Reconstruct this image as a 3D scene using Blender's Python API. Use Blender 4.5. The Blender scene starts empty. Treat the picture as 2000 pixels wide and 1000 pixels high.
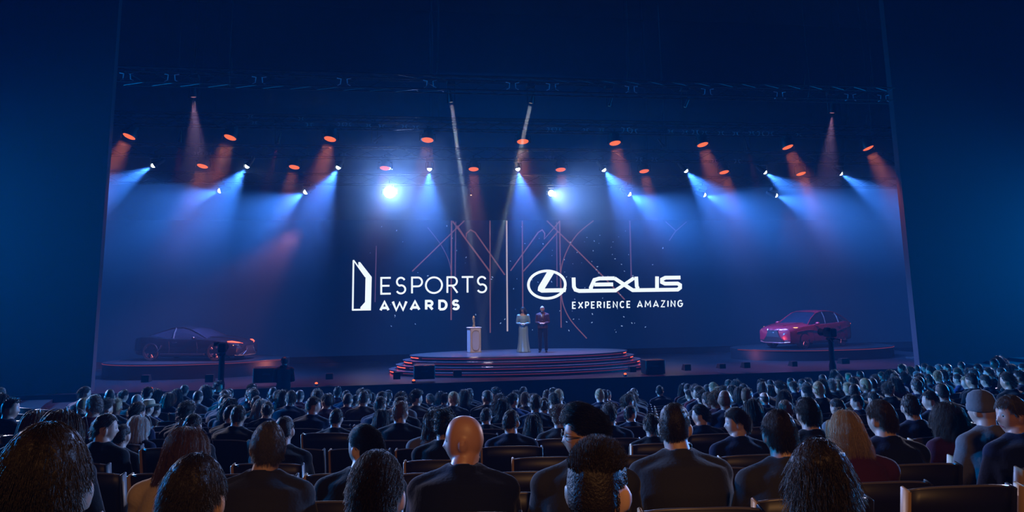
import bpy, bmesh, math, random
import numpy as np
from mathutils import Vector, Matrix
R = math.radians
random.seed(7); rng = np.random.default_rng(7)
scene = bpy.context.scene
COL = scene.collection

# ------------------------------------------------------------------ camera
CAM = Vector((-4.5, -30.0, 2.8)); FPX = 1500.0; PX0, PY0 = 1000.0, 333.0
YAW, PITCH, ROLL = R(-8.5), R(9.5), -0.0153
CM = Matrix.Rotation(YAW, 3, 'Z') @ Matrix.Rotation(R(90) + PITCH, 3, 'X') @ Matrix.Rotation(ROLL, 3, 'Z')
cam_d = bpy.data.cameras.new('camera'); cam = bpy.data.objects.new('camera', cam_d); COL.objects.link(cam)
cam.matrix_world = Matrix.Translation(CAM) @ CM.to_4x4()
cam_d.sensor_width = 36.0; cam_d.lens = FPX / 2000.0 * 36.0
cam_d.shift_y = -(500.0 - PY0) / 2000.0
cam_d.clip_start = 0.05; cam_d.clip_end = 300
scene.camera = cam

def ray(px, py):
    return (CM @ Vector(((px - PX0) / FPX, -(py - PY0) / FPX, -1.0)))
def at_y(px, py, Y):
    d = ray(px, py); return CAM + d * ((Y - CAM.y) / d.y)
def at_z(px, py, Z):
    d = ray(px, py); return CAM + d * ((Z - CAM.z) / d.z)
def at_d(px, py, depth):
    return CAM + ray(px, py) * depth
def proj(P):
    v = CM.transposed() @ (Vector(P) - CAM)
    return (PX0 + FPX * v.x / -v.z, PY0 - FPX * v.y / -v.z, -v.z)

# ------------------------------------------------------------------ exposure, world
scene.view_settings.view_transform = 'Standard'; scene.view_settings.look = 'None'
scene.view_settings.exposure = 0.0; scene.view_settings.gamma = 1.0
scene.view_settings.use_curve_mapping = False
scene.cycles.use_denoising = True
scene.cycles.max_bounces = 4; scene.cycles.diffuse_bounces = 1; scene.cycles.glossy_bounces = 2
scene.cycles.volume_bounces = 0; scene.cycles.volume_step_rate = 1.0; scene.cycles.volume_max_steps = 64; scene.cycles.transparent_max_bounces = 8; scene.cycles.transmission_bounces = 4
scene.cycles.sample_clamp_direct = 0.0; scene.cycles.sample_clamp_indirect = 1.5; scene.cycles.use_light_tree = True
scene.cycles.caustics_reflective = False; scene.cycles.caustics_refractive = False
world = bpy.data.worlds.new('world'); scene.world = world; world.use_nodes = True
bgn = world.node_tree.nodes['Background']
bgn.inputs[0].default_value = (0.0, 0.10, 0.55, 1); bgn.inputs[1].default_value = 0.006

# ------------------------------------------------------------------ house lights, added unseen fills and rim lights (all out in the hall or over the stage)
def aim(o, target):
    o.rotation_euler = (Vector(target) - o.location).to_track_quat('-Z', 'Y').to_euler()
def area(name, loc, target, size, power, color, spread=180, shape='DISK', size_y=None):
    d = bpy.data.lights.new(name, 'AREA'); d.shape = shape; d.size = size
    if size_y: d.size_y = size_y
    d.energy = power; d.color = color; d.spread = R(spread)
    o = bpy.data.objects.new(name, d); COL.objects.link(o); o.location = loc; aim(o, target); return o
def spot(name, loc, target, power, color, angle, blend=0.5, radius=0.08):
    d = bpy.data.lights.new(name, 'SPOT'); d.energy = power; d.color = color
    d.spot_size = R(angle); d.spot_blend = blend; d.shadow_soft_size = radius
    o = bpy.data.objects.new(name, d); COL.objects.link(o); o.location = loc; aim(o, target); return o

BLUE = (0.02, 0.20, 1.0)
area('house_blue_light_side', (-31, -4.6, 6.5), (-9, -12, 4), 3.5, 4400, (0.0, 0.29, 1.0), 75)
area('house_blue_light_far_side', (34, -4.6, 5.0), (13, -11, 3), 3.5, 3200, (0.0, 0.29, 1.0), 75)
area('hall_haze_fill', (0, -18, 16.5), (0, -16, 0), 10, 30, (0.0, 0.12, 1.0), 180)  # wide fill added to light the haze, no fixture there
area('stage_haze_fill', (1, 3, 14.5), (1, 3.5, 0), 14, 250, (0.0, 0.22, 1.0), 180)  # large soft fill added over the stage for its blue haze
for hx in (-9, 0, 10):
    spot('high_back_light', (hx, -4.5, 16.5), (hx * .7 - 1, -19, 0.5), 1300, (0.62, 0.74, 1.0), 42, 1.0, 0.3)  # unseen lamps added high up to rim the heads
spot('side_back_light', (-22, -3.0, 6.8), (-5, -19, 0.8), 17000, (0.78, 0.74, 1.0), 50, 1.0, 0.3)  # added out of view on both sides for rims along the heads
spot('side_back_light', (25, -3.0, 6.8), (4, -19, 0.8), 17000, (0.78, 0.74, 1.0), 50, 1.0, 0.3)
area('screen_spill_fill', (0, -2.9, 4.5), (0, -20, 1.0), 22, 300, (0.01, 0.26, 1.0), 170, 'RECTANGLE', 3)  # added area light standing in for the screen's blue spill
area('house_warm_light', (-4.0, -33.5, 7.0), (-3.4, -28.5, 1.8), 0.8, 42, (1.0, 0.50, 0.18), 66)
spot('presenter_light', (-2, -14, 15.5), (-.2, 1.2, 1.4), 9000, (1.0, 0.72, 0.58), 15, 0.8, 0.2)

# ------------------------------------------------------------------ materials
MATS = {}
def mat(name, color, rough=0.6, metal=0.0, emit=None, estr=0.0, spec=0.5, noise=None, bump=0.0, bscale=40.0, coat=0.0):
    if name in MATS: return MATS[name]
    m = bpy.data.materials.new(name); m.use_nodes = True; nt = m.node_tree; b = nt.nodes['Principled BSDF']
    b.inputs['Base Color'].default_value = (*color, 1); b.inputs['Roughness'].default_value = rough
    b.inputs['Metallic'].default_value = metal; b.inputs['Specular IOR Level'].default_value = spec
    b.inputs['Coat Weight'].default_value = coat
    if emit is not None:
        b.inputs['Emission Color'].default_value = (*emit, 1); b.inputs['Emission Strength'].default_value = estr
    if noise or bump:
        tc = nt.nodes.new('ShaderNodeTexCoord'); n = nt.nodes.new('ShaderNodeTexNoise')
        n.inputs['Scale'].default_value = bscale; n.inputs['Detail'].default_value = 4
        nt.links.new(tc.outputs['Object'], n.inputs['Vector'])
        if noise:
            mx = nt.nodes.new('ShaderNodeMix'); mx.data_type = 'RGBA'
            mx.inputs[6].default_value = (*color, 1); mx.inputs[7].default_value = (*noise, 1)
            nt.links.new(n.outputs['Fac'], mx.inputs[0]); nt.links.new(mx.outputs[2], b.inputs['Base Color'])
        if bump:
            bp = nt.nodes.new('ShaderNodeBump'); bp.inputs['Strength'].default_value = bump; bp.inputs['Distance'].default_value = 0.01
            nt.links.new(n.outputs['Fac'], bp.inputs['Height']); nt.links.new(bp.outputs['Normal'], b.inputs['Normal'])
    MATS[name] = m; return m
def glow(name, color, strength, sample=False):
    if name in MATS: return MATS[name]
    m = bpy.data.materials.new(name); m.use_nodes = True; nt = m.node_tree
    for n in list(nt.nodes): nt.nodes.remove(n)
    e = nt.nodes.new('ShaderNodeEmission'); o = nt.nodes.new('ShaderNodeOutputMaterial')
    e.inputs[0].default_value = (*color, 1); e.inputs[1].default_value = strength
    nt.links.new(e.outputs[0], o.inputs[0])
    m.cycles.emission_sampling = 'FRONT' if sample else 'NONE'
    MATS[name] = m; return m
def haze(name, color, density, aniso, lo=None, hi=None, dlo=0):
    m = bpy.data.materials.new(name); m.use_nodes = True; nt = m.node_tree
    for n in list(nt.nodes): nt.nodes.remove(n)
    v = nt.nodes.new('ShaderNodeVolumeScatter'); o = nt.nodes.new('ShaderNodeOutputMaterial')
    v.inputs['Color'].default_value = (*color, 1); v.inputs['Density'].default_value = density; v.inputs['Anisotropy'].default_value = aniso
    nt.links.new(v.outputs[0], o.inputs['Volume'])
    if lo is not None:      # beam falloff put into the density: thick at lamp height, thin towards the deck
        g = nt.nodes.new('ShaderNodeNewGeometry'); sp = nt.nodes.new('ShaderNodeSeparateXYZ'); mr = nt.nodes.new('ShaderNodeMapRange')
        mr.interpolation_type = 'SMOOTHSTEP'
        mr.inputs['From Min'].default_value = lo; mr.inputs['From Max'].default_value = hi
        mr.inputs['To Min'].default_value = dlo; mr.inputs['To Max'].default_value = density
        nt.links.new(g.outputs['Position'], sp.inputs[0]); nt.links.new(sp.outputs['Z'], mr.inputs['Value']); 
        m2 = nt.nodes.new('ShaderNodeMapRange'); m2.interpolation_type = 'SMOOTHSTEP'; m2.inputs['From Min'].default_value = 9.3; m2.inputs['From Max'].default_value = 12.0
        m2.inputs['To Min'].default_value = 1.0; m2.inputs['To Max'].default_value = 0.12; nt.links.new(sp.outputs['Z'], m2.inputs['Value'])
        mu = nt.nodes.new('ShaderNodeMath'); mu.operation = 'MULTIPLY'; nt.links.new(mr.outputs[0], mu.inputs[0]); nt.links.new(m2.outputs[0], mu.inputs[1]); nt.links.new(mu.outputs[0], v.inputs['Density'])
    return m

# ------------------------------------------------------------------ mesh helpers
class MB:
    def __init__(s): s.v = []; s.f = []
    def add(s, vs, fs):
        o = len(s.v); s.v += [tuple(p) for p in vs]; s.f += [tuple(i + o for i in f) for f in fs]; return s
    def box(s, c, d, rot=None, bev=0.0):
        x, y, z = [k / 2 for k in d]
        if bev > 0:
            b = min(bev, x * .9, y * .9, z * .9); vs = []
            prof = [(-z, b), (-z + b, 0), (z - b, 0), (z, b)]
            for zz, i in prof:
                X, Y = x - i, y - i
                vs += [(-X + b, -Y, zz), (X - b, -Y, zz), (X, -Y + b, zz), (X, Y - b, zz), (X - b, Y, zz), (-X + b, Y, zz), (-X, Y - b, zz), (-X, -Y + b, zz)]
            fs = [tuple(range(7, -1, -1)), tuple(range(24, 32))]
            for r in range(3):
                for k in range(8): fs.append((r * 8 + k, r * 8 + (k + 1) % 8, r * 8 + 8 + (k + 1) % 8, r * 8 + 8 + k))
        else:
            vs = [(-x, -y, -z), (x, -y, -z), (x, y, -z), (-x, y, -z), (-x, -y, z), (x, -y, z), (x, y, z), (-x, y, z)]
            fs = [(3, 2, 1, 0), (4, 5, 6, 7), (0, 1, 5, 4), (1, 2, 6, 5), (2, 3, 7, 6), (3, 0, 4, 7)]
        M = rot if rot else Matrix.Identity(3)
        return s.add([M @ Vector(p) + Vector(c) for p in vs], fs)
    def tube(s, pts, rad, n=10, cap=True):
        """rad: number, or list of numbers / (rx, ry) pairs; rings are square to the path"""
        pts = [Vector(p) for p in pts]; m = len(pts)
        if not isinstance(rad, (list, tuple)): rad = [rad] * m
        vs, fs = [], []; ref = None
        for i, p in enumerate(pts):
            t = (pts[min(i + 1, m - 1)] - pts[max(i - 1, 0)])
            t = t.normalized() if t.length > 1e-9 else Vector((0, 0, 1))
            if ref is None:
                ref = Vector((1, 0, 0)) if abs(t.x) < .8 else Vector((0, 0, 1))
            a = (ref - t * ref.dot(t)).normalized(); ref = a; b = t.cross(a)
            r = rad[i]; rx, ry = r if isinstance(r, (list, tuple)) else (r, r)
            for k in range(n):
                w = 2 * math.pi * k / n; vs.append(p + a * (rx * math.cos(w)) + b * (ry * math.sin(w)))
        for i in range(m - 1):
            for k in range(n):
                q = (k + 1) % n; fs.append((i * n + k, i * n + q, (i + 1) * n + q, (i + 1) * n + k))
        if cap: fs.append(tuple(range(n - 1, -1, -1))); fs.append(tuple((m - 1) * n + k for k in range(n)))
        return s.add(vs, fs)
    def ball(s, c, r, n=14, m=10):
        rx, ry, rz = r if isinstance(r, (list, tuple)) else (r, r, r); c = Vector(c)
        vs = [c + Vector((0, 0, rz))]; fs = []
        for i in range(1, m):
            t = math.pi * i / m
            for k in range(n):
                w = 2 * math.pi * k / n; vs.append(c + Vector((rx * math.sin(t) * math.cos(w), ry * math.sin(t) * math.sin(w), rz * math.cos(t))))
        vs.append(c - Vector((0, 0, rz)))
        for k in range(n): fs.append((0, 1 + k, 1 + (k + 1) % n)); fs.append((len(vs) - 1, 1 + (m - 2) * n + (k + 1) % n, 1 + (m - 2) * n + k))
        for i in range(m - 2):
            for k in range(n):
                q = (k + 1) % n; a = 1 + i * n; fs.append((a + k, a + n + k, a + n + q, a + q))
        return s.add(vs, fs)
    def lathe(s, prof, n=24, M=None, cap=True):
        """prof: (r, z) pairs about z"""
        vs, fs = [], []
        for r, z in prof:
            for k in range(n):
                w = 2 * math.pi * k / n; vs.append(Vector((r * math.cos(w), r * math.sin(w), z)))
        m = len(prof)
        for i in range(m - 1):
            for k in range(n):
                q = (k + 1) % n; fs.append((i * n + k, i * n + q, (i + 1) * n + q, (i + 1) * n + k))
        if cap: fs.append(tuple(range(n - 1, -1, -1))); fs.append(tuple((m - 1) * n + k for k in range(n)))
        if M: vs = [M @ v for v in vs]
        return s.add(vs, fs)
    def prism(s, poly, y0, y1):
        """poly in (x, z), pushed along y"""
        n = len(poly); vs = [(x, y0, z) for x, z in poly] + [(x, y1, z) for x, z in poly]
        fs = [tuple(range(n)), tuple(range(2 * n - 1, n - 1, -1))] + [(i, i + n, (i + 1) % n + n, (i + 1) % n) for i in range(n)]
        return s.add(vs, fs)
    def ribbon(s, line, w, y, th=0.01, closed=False):
        """flat stroke of width w along a polyline in (x, z), standing at depth y"""
        P = [Vector(p) for p in line]; n = len(P); L, Rr = [], []
        for i in range(n):
            a = P[i - 1] if (i > 0 or closed) else None; b = P[(i + 1) % n] if (i < n - 1 or closed) else None
            d1 = (P[i] - a).normalized() if a is not None else None; d2 = (b - P[i]).normalized() if b is not None else None
            if d1 is None: d1 = d2
            if d2 is None: d2 = d1
            n1 = Vector((-d1.y, d1.x)); n2 = Vector((-d2.y, d2.x)); mm = n1 + n2
            mm = mm.normalized() if mm.length > 1e-4 else n1
            k = min(1 / max(mm.dot(n1), .35), 1.42) * w / 2
            L.append(P[i] + mm * k); Rr.append(P[i] - mm * k)
        m = n if closed else n - 1
        vs = [(p.x, y, p.y) for p in L] + [(p.x, y, p.y) for p in Rr] + [(p.x, y + th, p.y) for p in L] + [(p.x, y + th, p.y) for p in Rr]
        fs = []
        for i in range(m):
            j = (i + 1) % n
            fs += [(i, j, n + j, n + i), (2 * n + j, 2 * n + i, 3 * n + i, 3 * n + j), (i, 2 * n + i, 2 * n + j, j), (n + i, n + j, 3 * n + j, 3 * n + i)]
        if not closed: fs += [(0, n, 3 * n, 2 * n), (n - 1, 3 * n - 1, 4 * n - 1, 2 * n - 1)]
        return s.add(vs, fs)
    def mesh(s, name, smooth=True):
        me = bpy.data.meshes.new(name); me.from_pydata(s.v, [], s.f); me.update()
        if smooth: me.shade_smooth()
        return me
    def build(s, name, m=None, parent=None, smooth=False, loc=None):
        me = s.mesh(name, smooth)
        if smooth:
            try: me.set_sharp_from_angle(angle=R(40))
            except Exception: pass
        return link(name, me, m, parent, loc)
def link(name, me, m=None, parent=None, loc=None):
    o = bpy.data.objects.new(name, me); COL.objects.link(o)
    if m is not None:
        if len(me.materials) == 0: me.materials.append(m)
    if parent is not None: o.parent = parent
    if loc is not None: o.location = loc
    return o
MCACHE = {}
def link_m(name, me, m, parent=None, loc=None):
    """mesh data shared by everything of this shape and material"""
    key = (me.name, m.name)
    if key not in MCACHE:
        c = me.copy()
        if len(c.materials) == 0: c.materials.append(m)
        else: c.materials[0] = m
        MCACHE[key] = c
    o = bpy.data.objects.new(name, MCACHE[key]); COL.objects.link(o)
    if parent is not None: o.parent = parent
    if loc is not None: o.location = loc
    return o
def tag(o, label, cat, group=None, kind=None):
    o['label'] = label; o['category'] = cat
    if group: o['group'] = group
    if kind: o['kind'] = kind
    return o
def thing(name, label, cat, loc=(0, 0, 0), rz=0.0, group=None):
    o = bpy.data.objects.new(name, None); COL.objects.link(o); o.empty_display_size = .1
    o.location = loc; o.rotation_euler = (0, 0, rz); return tag(o, label, cat, group)
def struct(o): o['kind'] = 'structure'; return o
def copy_tree(o, parent=None):
    c = o.copy(); COL.objects.link(c)
    if parent is not None: c.parent = parent
    for ch in list(o.children): copy_tree(ch, c)
    return c
def solid(bm_mb, voxel, smooth=4, name='tmp'):
    """union of overlapping shapes as ONE continuous skin"""
    me = bm_mb.mesh(name + '_src'); o = bpy.data.objects.new('tmp', me); COL.objects.link(o)
    r = o.modifiers.new('r', 'REMESH'); r.mode = 'VOXEL'; r.voxel_size = voxel
    if smooth:
        k = o.modifiers.new('s', 'SMOOTH'); k.iterations = smooth; k.factor = 0.5
    dg = bpy.context.evaluated_depsgraph_get(); dg.update()
    out = bpy.data.meshes.new_from_object(o.evaluated_get(dg)); out.name = name
    bpy.data.objects.remove(o); bpy.data.meshes.remove(me)
    out.shade_smooth(); out.materials.clear(); return out
# ------------------------------------------------------------------ setting
M_black = mat('black_drape', (0.012, 0.013, 0.018), 0.85, bump=0.3, bscale=3)
M_wall = mat('dark_wall', (0.02, 0.022, 0.03), 0.8, bump=0.15, bscale=8)
M_stage = mat('stage_floor', (0.012, 0.009, 0.012), 0.35, noise=(0.018, 0.012, 0.015), bscale=2.5)
M_carpet = mat('hall_carpet', (0.012, 0.006, 0.009), 0.95, noise=(0.006, 0.005, 0.009), bscale=6)
M_metal = mat('truss_metal', (0.014, 0.014, 0.016), 0.5, 0.3)
M_dark = mat('black_casing', (0.012, 0.012, 0.014), 0.45)

YP = -2.2                       # plane of the proscenium opening
YS = 7.5                        # plane of the video screen
xl = at_y(195, 520, YP).x; xr = at_y(1777, 520, YP).x
def lean(px1, py1, px2, py2, Y): return at_y(px1, py1, Y), at_y(px2, py2, Y)
# stepped floor of the hall: rings about the stage
def floor_z(Rr):                # floor height under a seat at this radius
    return 1.28 - 0.10 * (30.33 - Rr)
R0, STEP = 28.48, 0.95
mb = MB(); NA = 120; a0, a1 = R(-185), R(5)
k0, k1 = -5, 18
rings = []
for k in range(k1, k0 - 1, -1):
    ro = R0 - k * STEP + 0.42; ri = ro - STEP; z = floor_z(R0 - k * STEP)
    rings += [(ri, z), (ro, z)]
rings = [(rings[0][0], floor_z(8)), ] + rings
rings = [(7.0, rings[1][1] - .08), (rings[0][0], rings[1][1] - .08)] + rings[1:]
vs = []
for r_, z_ in rings:
    for i in range(NA + 1):
        a = a0 + (a1 - a0) * i / NA; vs.append((r_ * math.cos(a), r_ * math.sin(a), z_))
fs = []
for j in range(len(rings) - 1):
    for i in range(NA):
        q = j * (NA + 1) + i; fs.append((q, q + NA + 1, q + NA + 2, q + 1))
mb.add(vs, fs)
zb = rings[0][1]
mb.box((0, -6, zb - .35), (40, 22, .06))
struct(mb.build('floor', M_carpet))
# stage: deck with a shallow curved apron
mb = MB()
def front_y(x): return -2.75 - 0.9 * (1 - min(1, abs(x) / 18) ** 2) * 0.0 - 0.0
n = 40; top = [(-20 + 40 * i / n, front_y(-20 + 40 * i / n)) for i in range(n + 1)]
vs = [(x, y, 0) for x, y in top] + [(x, y, -1.3) for x, y in top] + [(x, 9.5, 0) for x, y in top]
fs = [(i + 1, i, n + 1 + i, n + 2 + i) for i in range(n)] + [(i, i + 1, 2 * n + 3 + i, 2 * n + 2 + i) for i in range(n)]
mb.add(vs, fs); struct(mb.build('floor_stage', M_stage))
mb = MB()
mb.box(((-40 + xl) / 2, YP + .15, 7), (40 + xl, .3, 20)); struct(mb.build('wall_left', M_wall))
mb = MB()
mb.box(((44 + xr) / 2, YP + .15, 7), (44 - xr, .3, 20)); struct(mb.build('wall_right', M_wall))
mb = MB(); mb.box((2, 9.4, 8), (60, .2, 22)); struct(mb.build('wall_back', M_black))
mb = MB(); mb.box((2, -13, 18.2), (84, 46, .3)); struct(mb.build('ceiling', M_black))
mb = MB(); mb.box((-40, -14, 8), (.3, 46, 22)); struct(mb.build('wall_side_left', M_wall))
mb = MB(); mb.box((44, -14, 8), (.3, 46, 22)); struct(mb.build('wall_side_right', M_wall))
# haze of the hall and thicker haze over the stage
def hazebox(name, lo, hi, m, label):
    mb = MB(); c = [(a + b) / 2 for a, b in zip(lo, hi)]; d = [b - a for a, b in zip(lo, hi)]
    mb.box(c, d); o = mb.build(name, m); tag(o, label, 'haze', kind='stuff'); return o
hazebox('hall_haze', (-39.8, -36, -1.9), (43.8, YP - .02, 18.0), haze('haze_hall', (0.03, 0.33, 0.85), 0.0011, 0.2), 'thin haze over the seated audience, coloured as if in blue light')  # blue of the light put into the haze colour
hazebox('stage_haze', (-24, YP + .31, 0.01), (28, 9.25, 18.0), haze('haze_stage', (0.55, 0.78, 1.0), 0.036, 0.1, 3.0, 9.0, 0.004), 'thick lit haze hanging above the stage')

# ------------------------------------------------------------------ video screen with its picture
SX0 = at_y(130, 600, YS).x; SX1 = at_y(1850, 600, YS).x
Zt = at_y(1060, 430, YS).z
def SP(px, py, xref=None):      # pixel -> (x, z) on the screen plane, horizontals kept level
    a = at_y(px, py, YS); z = a.z if xref is None else at_y(xref, py, YS).z
    return (a.x, z)
pxm = (at_y(1100, 560, YS).x - at_y(1000, 560, YS).x) / 100.0      # metres per pixel on the screen
screen = thing('video_screen', 'wide navy video screen at the back of the stage showing two white logos', 'screen', ((SX0 + SX1) / 2, YS + .15, 0))
def scr(mb_, name, m, label=None):
    o = mb_.build(name, m); o.parent = screen; o.matrix_parent_inverse = Matrix.Translation(-screen.location)
    if label: o['label'] = label
    return o
mb = MB(); mb.box(((SX0 + SX1) / 2, YS + .15, (Zt + .3) / 2), (SX1 - SX0, .24, Zt - .3)); scr(mb, 'panel', glow('screen_navy', (0.003, 0.018, 0.085), 0.42))
mb = MB(); mb.box(((SX0 + SX1) / 2, YS + .2, .15), (SX1 - SX0, .3, .3)); scr(mb, 'base', M_dark)
G_w = glow('screen_white', (0.82, 0.92, 1.0), 1.1); G_r = glow('screen_rose', (0.36, 0.16, 0.24), 0.42); G_r2 = glow('screen_rose_dim', (0.18, 0.11, 0.26), 0.5)
G_b = glow('screen_bright_line', (0.85, 0.70, 0.80), 0.55); G_s = glow('screen_spark', (0.35, 0.5, 0.8), 0.7)
def curve_pts(P, n=6):
    out = []
    for i in range(len(P) - 1):
        p0 = P[max(i - 1, 0)]; p1 = P[i]; p2 = P[i + 1]; p3 = P[min(i + 2, len(P) - 1)]
        for k in range(n):
            t = k / n
            out.append(tuple(.5 * (2 * p1[j] + (p2[j] - p0[j]) * t + (2 * p0[j] - 5 * p1[j] + 4 * p2[j] - p3[j]) * t * t + (3 * p1[j] - p0[j] - 3 * p2[j] + p3[j]) * t ** 3) for j in (0, 1)))
    out.append(P[-1]); return out
def line(P, w, m, smooth=False, y=0.0, name='light_line'):
    if smooth: P = curve_pts(P)
    mb = MB(); mb.ribbon([SP(*p) for p in P], w * .82 * pxm, YS - .012 + y, .008); return scr(mb, name, m)
for P, w, m, s in [
    ([(882, 431), (881, 625)], 3, G_r, 0), ([(890, 433), (889, 540)], 2.6, G_r2, 0), ([(957, 431), (957.5, 650)], 2.6, G_r, 0),
    ([(1020, 431), (1021, 604)], 2.6, G_r, 0), ([(1087, 434), (1088, 560)], 2.4, G_r2, 0),
    ([(1093, 431), (1096, 640)], 2.6, G_r, 0), ([(1230, 431), (1233, 545)], 3, G_r2, 0), ([(735, 480), (732.5, 590)], 2, G_r2, 0),
    ([(907, 431), (805, 530)], 2.6, G_r, 0), ([(884, 432), (957, 531)], 3.4, G_r, 0),
    ([(893, 441), (910, 466), (911, 456), (919, 449), (928, 454), (986, 537)], 3, G_r, 0),
    ([(997, 529), (1051, 454), (1059, 449), (1064, 456), (1063, 467), (1093, 432)], 2.8, G_r, 0), ([(1022, 530), (1090, 452)], 2.8, G_r, 0),
    ([(1068, 431), (1110, 472), (1178, 540), (1220, 585)], 3, G_r, 0),
    ([(1159, 431), (1128, 457), (1108, 488), (1096, 525), (1096, 565), (1100, 595), (1115, 626), (1146, 661)], 2.4, G_r, 1),
    ([(835, 444), (861, 478), (876, 508), (881, 530)], 1.8, G_r2, 1),
    ([(1300, 433), (1319, 450)], 2, G_r2, 0), ([(1341, 433), (1319, 452), (1307, 470)], 2, G_r2, 0)]:
    line(P, w, m, s, y=random.uniform(-.004, .004))
line([(989.5, 431), (990, 520), (991, 647)], 3.3, G_b, y=-.01, name='divider_line')
mb = MB()
for i in range(110):
    x = random.gauss(1120, 90) if i < 80 else random.uniform(720, 1330); y = random.uniform(438, 650)
    if not 960 < x < 1340 and i < 80: continue
    s_ = random.uniform(.6, 1.7) * pxm; X, Z = SP(x, y); a = random.uniform(0, 3)
    mb.ribbon([(X - s_ * math.cos(a), Z - s_ * math.sin(a)), (X + s_ * math.cos(a), Z + s_ * math.sin(a))], s_, YS - .01, .006)
o = scr(mb, 'sparkles', G_s); o['kind'] = 'stuff'

# stroke lettering, each glyph in a unit box (0..1, 0..1)
def arc(cx, cy, rx, ry, d0, d1, n=14): return [(cx + rx * math.cos(R(d0 + (d1 - d0) * i / n)), cy + ry * math.sin(R(d0 + (d1 - d0) * i / n))) for i in range(n + 1)]
def gS(): return arc(.5, .74, .42, .26, 25, 270, 14)[:-1] + arc(.5, .26, .46, .26, 90, -155, 14)
GLY = {
 'E': [[(1, 1), (0, 1), (0, 0), (1, 0)], [(0, .5), (.86, .5)]],
 'S': [gS()],
 'P': [[(0, 0), (0, 1)] + [(.5, 1)] + arc(.58, .72, .42, .28, 90, -90, 10) + [(0, .44)]],
 'R': [[(0, 0), (0, 1)] + [(.5, 1)] + arc(.55, .73, .4, .27, 90, -90, 10) + [(0, .46)], [(.48, .46), (1, 0)]],
 'O': ['c', arc(.5, .5, .5, .5, 0, 345, 24)],
 'T': [[(0, 1), (1, 1)], [(.5, 1), (.5, 0)]],
 'A': [[(0, 0), (.5, 1), (1, 0)], [(.2, .27), (.8, .27)]],
 'W': [[(0, 1), (.25, 0), (.5, .85), (.75, 0), (1, 1)]],
 'D': [[(0, 0), (0, 1), (.4, 1)] + arc(.45, .5, .55, .5, 90, -90, 14) + [(0, 0)]],
 'X': [[(0, 0), (1, 1)], [(0, 1), (1, 0)]],
 'I': [[(.5, 0), (.5, 1)]],
 'N': [[(0, 0), (0, 1), (1, 0), (1, 1)]],
 'C': [arc(.55, .5, .52, .5, 48, 312, 18)],
 'M': [[(0, 0), (.06, 1), (.5, .3), (.94, 1), (1, 0)]],
 'Z': [[(0, 1), (1, 1), (0, 0), (1, 0)]],
 'G': [arc(.55, .5, .52, .5, 48, 345, 18) + [(1.05, .5), (.6, .5)]],
}
def letters(text, boxes, y0, y1, w, xref, name, m=G_w):
    mb = MB()
    for ch, (xa, xb) in zip(text, boxes):
        h = w / 2
        for st in GLY[ch]:
            if st == 'c': continue
            closed = ch in 'O'
            P = [SP(xa + h + (xb - xa - 2 * h) * u, y1 - h - (y1 - y0 - 2 * h) * v, xref) for u, v in st]
            mb.ribbon(P, w * pxm, YS - .05, .03, closed=closed)
    return scr(mb, name, m)
letters('ESPORTS', [(743, 765), (772, 794), (803, 826), (830, 865), (872, 895), (900, 926), (930, 952)], 540, 574, 3.4, 850, 'heading_lettering')
letters('AWARDS', [(741, 761), (765, 796), (800, 821), (830, 847), (856, 874), (882, 898)], 585.5, 606.5, 4.6, 850, 'heading_bold_lettering')
ew = dict(E=8, X=10, P=8, R=9, I=3, N=9.5, C=10, A=11.5, M=12.5, Z=9, G=10.5)
tx = 'EXPERIENCE AMAZING'; tot = sum(ew.get(c, 5) for c in tx); gap = (1333 - 1117 - tot) / (len(tx) - 1); x = 1117; bx = []; tt = ''
for c in tx:
    w_ = ew.get(c, 5)
    if c != ' ': bx.append((x, x + w_)); tt += c
    x += w_ + gap
letters(tt[:10], bx[:10], 587.5, 601.5, 2.2, 1225, 'slogan_word'); letters(tt[10:], bx[10:], 587.5, 601.5, 2.2, 1225, 'slogan_word')
mb = MB()
def poly(mb_, P, xref, y=YS - .05): mb_.prism([SP(a, b, xref) for a, b in P], y + .03, y)
poly(mb, [(700, 512), (703.5, 512), (726, 541), (724.5, 606.5), (704, 606.5), (704, 600), (713, 590), (714, 541.5), (700, 523)], 707)
mb.ribbon([SP(*p, 707) for p in [(689, 606), (690.5, 508)]], 3 * pxm, YS - .05, .03)
mb.ribbon([SP(*p, 707) for p in [(690.5, 508), (714, 541)]], 2.4 * pxm, YS - .05, .03)
mb.ribbon([SP(*p, 707) for p in [(688, 604.8), (706, 604.8)]], 3.2 * pxm, YS - .05, .03)
scr(mb, 'doorway_emblem', G_w)
mb = MB(); ring = [(1067.8 + 36 * math.cos(t), 556 + 26.8 * math.sin(t)) for t in [2 * math.pi * i / 48 for i in range(48)]]
mb.ribbon([SP(a, b, 1067) for a, b in ring], 5 * pxm, YS - .05, .03, closed=True)
poly(mb, [(1068, 531.6), (1083, 531.6), (1063.5, 563.4), (1106, 563.4), (1104, 571), (1057.5, 571.5), (1050, 567.5), (1051, 560)], 1067, YS - .055)
scr(mb, 'oval_emblem', G_w)
def zz(P): return [SP(960 + u / 3.3333, 420 + v / 3.3333, 1225) for u, v in P]
mb = MB()
w_ = 7.2 * pxm
for P in [[(533, 403), (535, 462), (545, 482), (570, 490), (812, 490)], [(650, 492), (645, 470), (668, 420), (700, 411), (800, 411)], [(668, 450), (790, 450)],
          [(800, 411), (918, 490), (1076, 490), (1076, 402)], [(940, 402), (944, 465), (952, 480)], [(926, 411), (806, 490)],
          [(1228, 411), (1130, 411), (1108, 422), (1108, 440), (1128, 450), (1210, 450), (1226, 460), (1226, 478), (1210, 490), (1080, 490)]]:
    mb.ribbon(zz(P), w_ * (1.0 if P[0] != (926, 411) else .9), YS - .05 - random.uniform(0, .004), .03)
scr(mb, 'brand_lettering', G_w)

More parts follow.
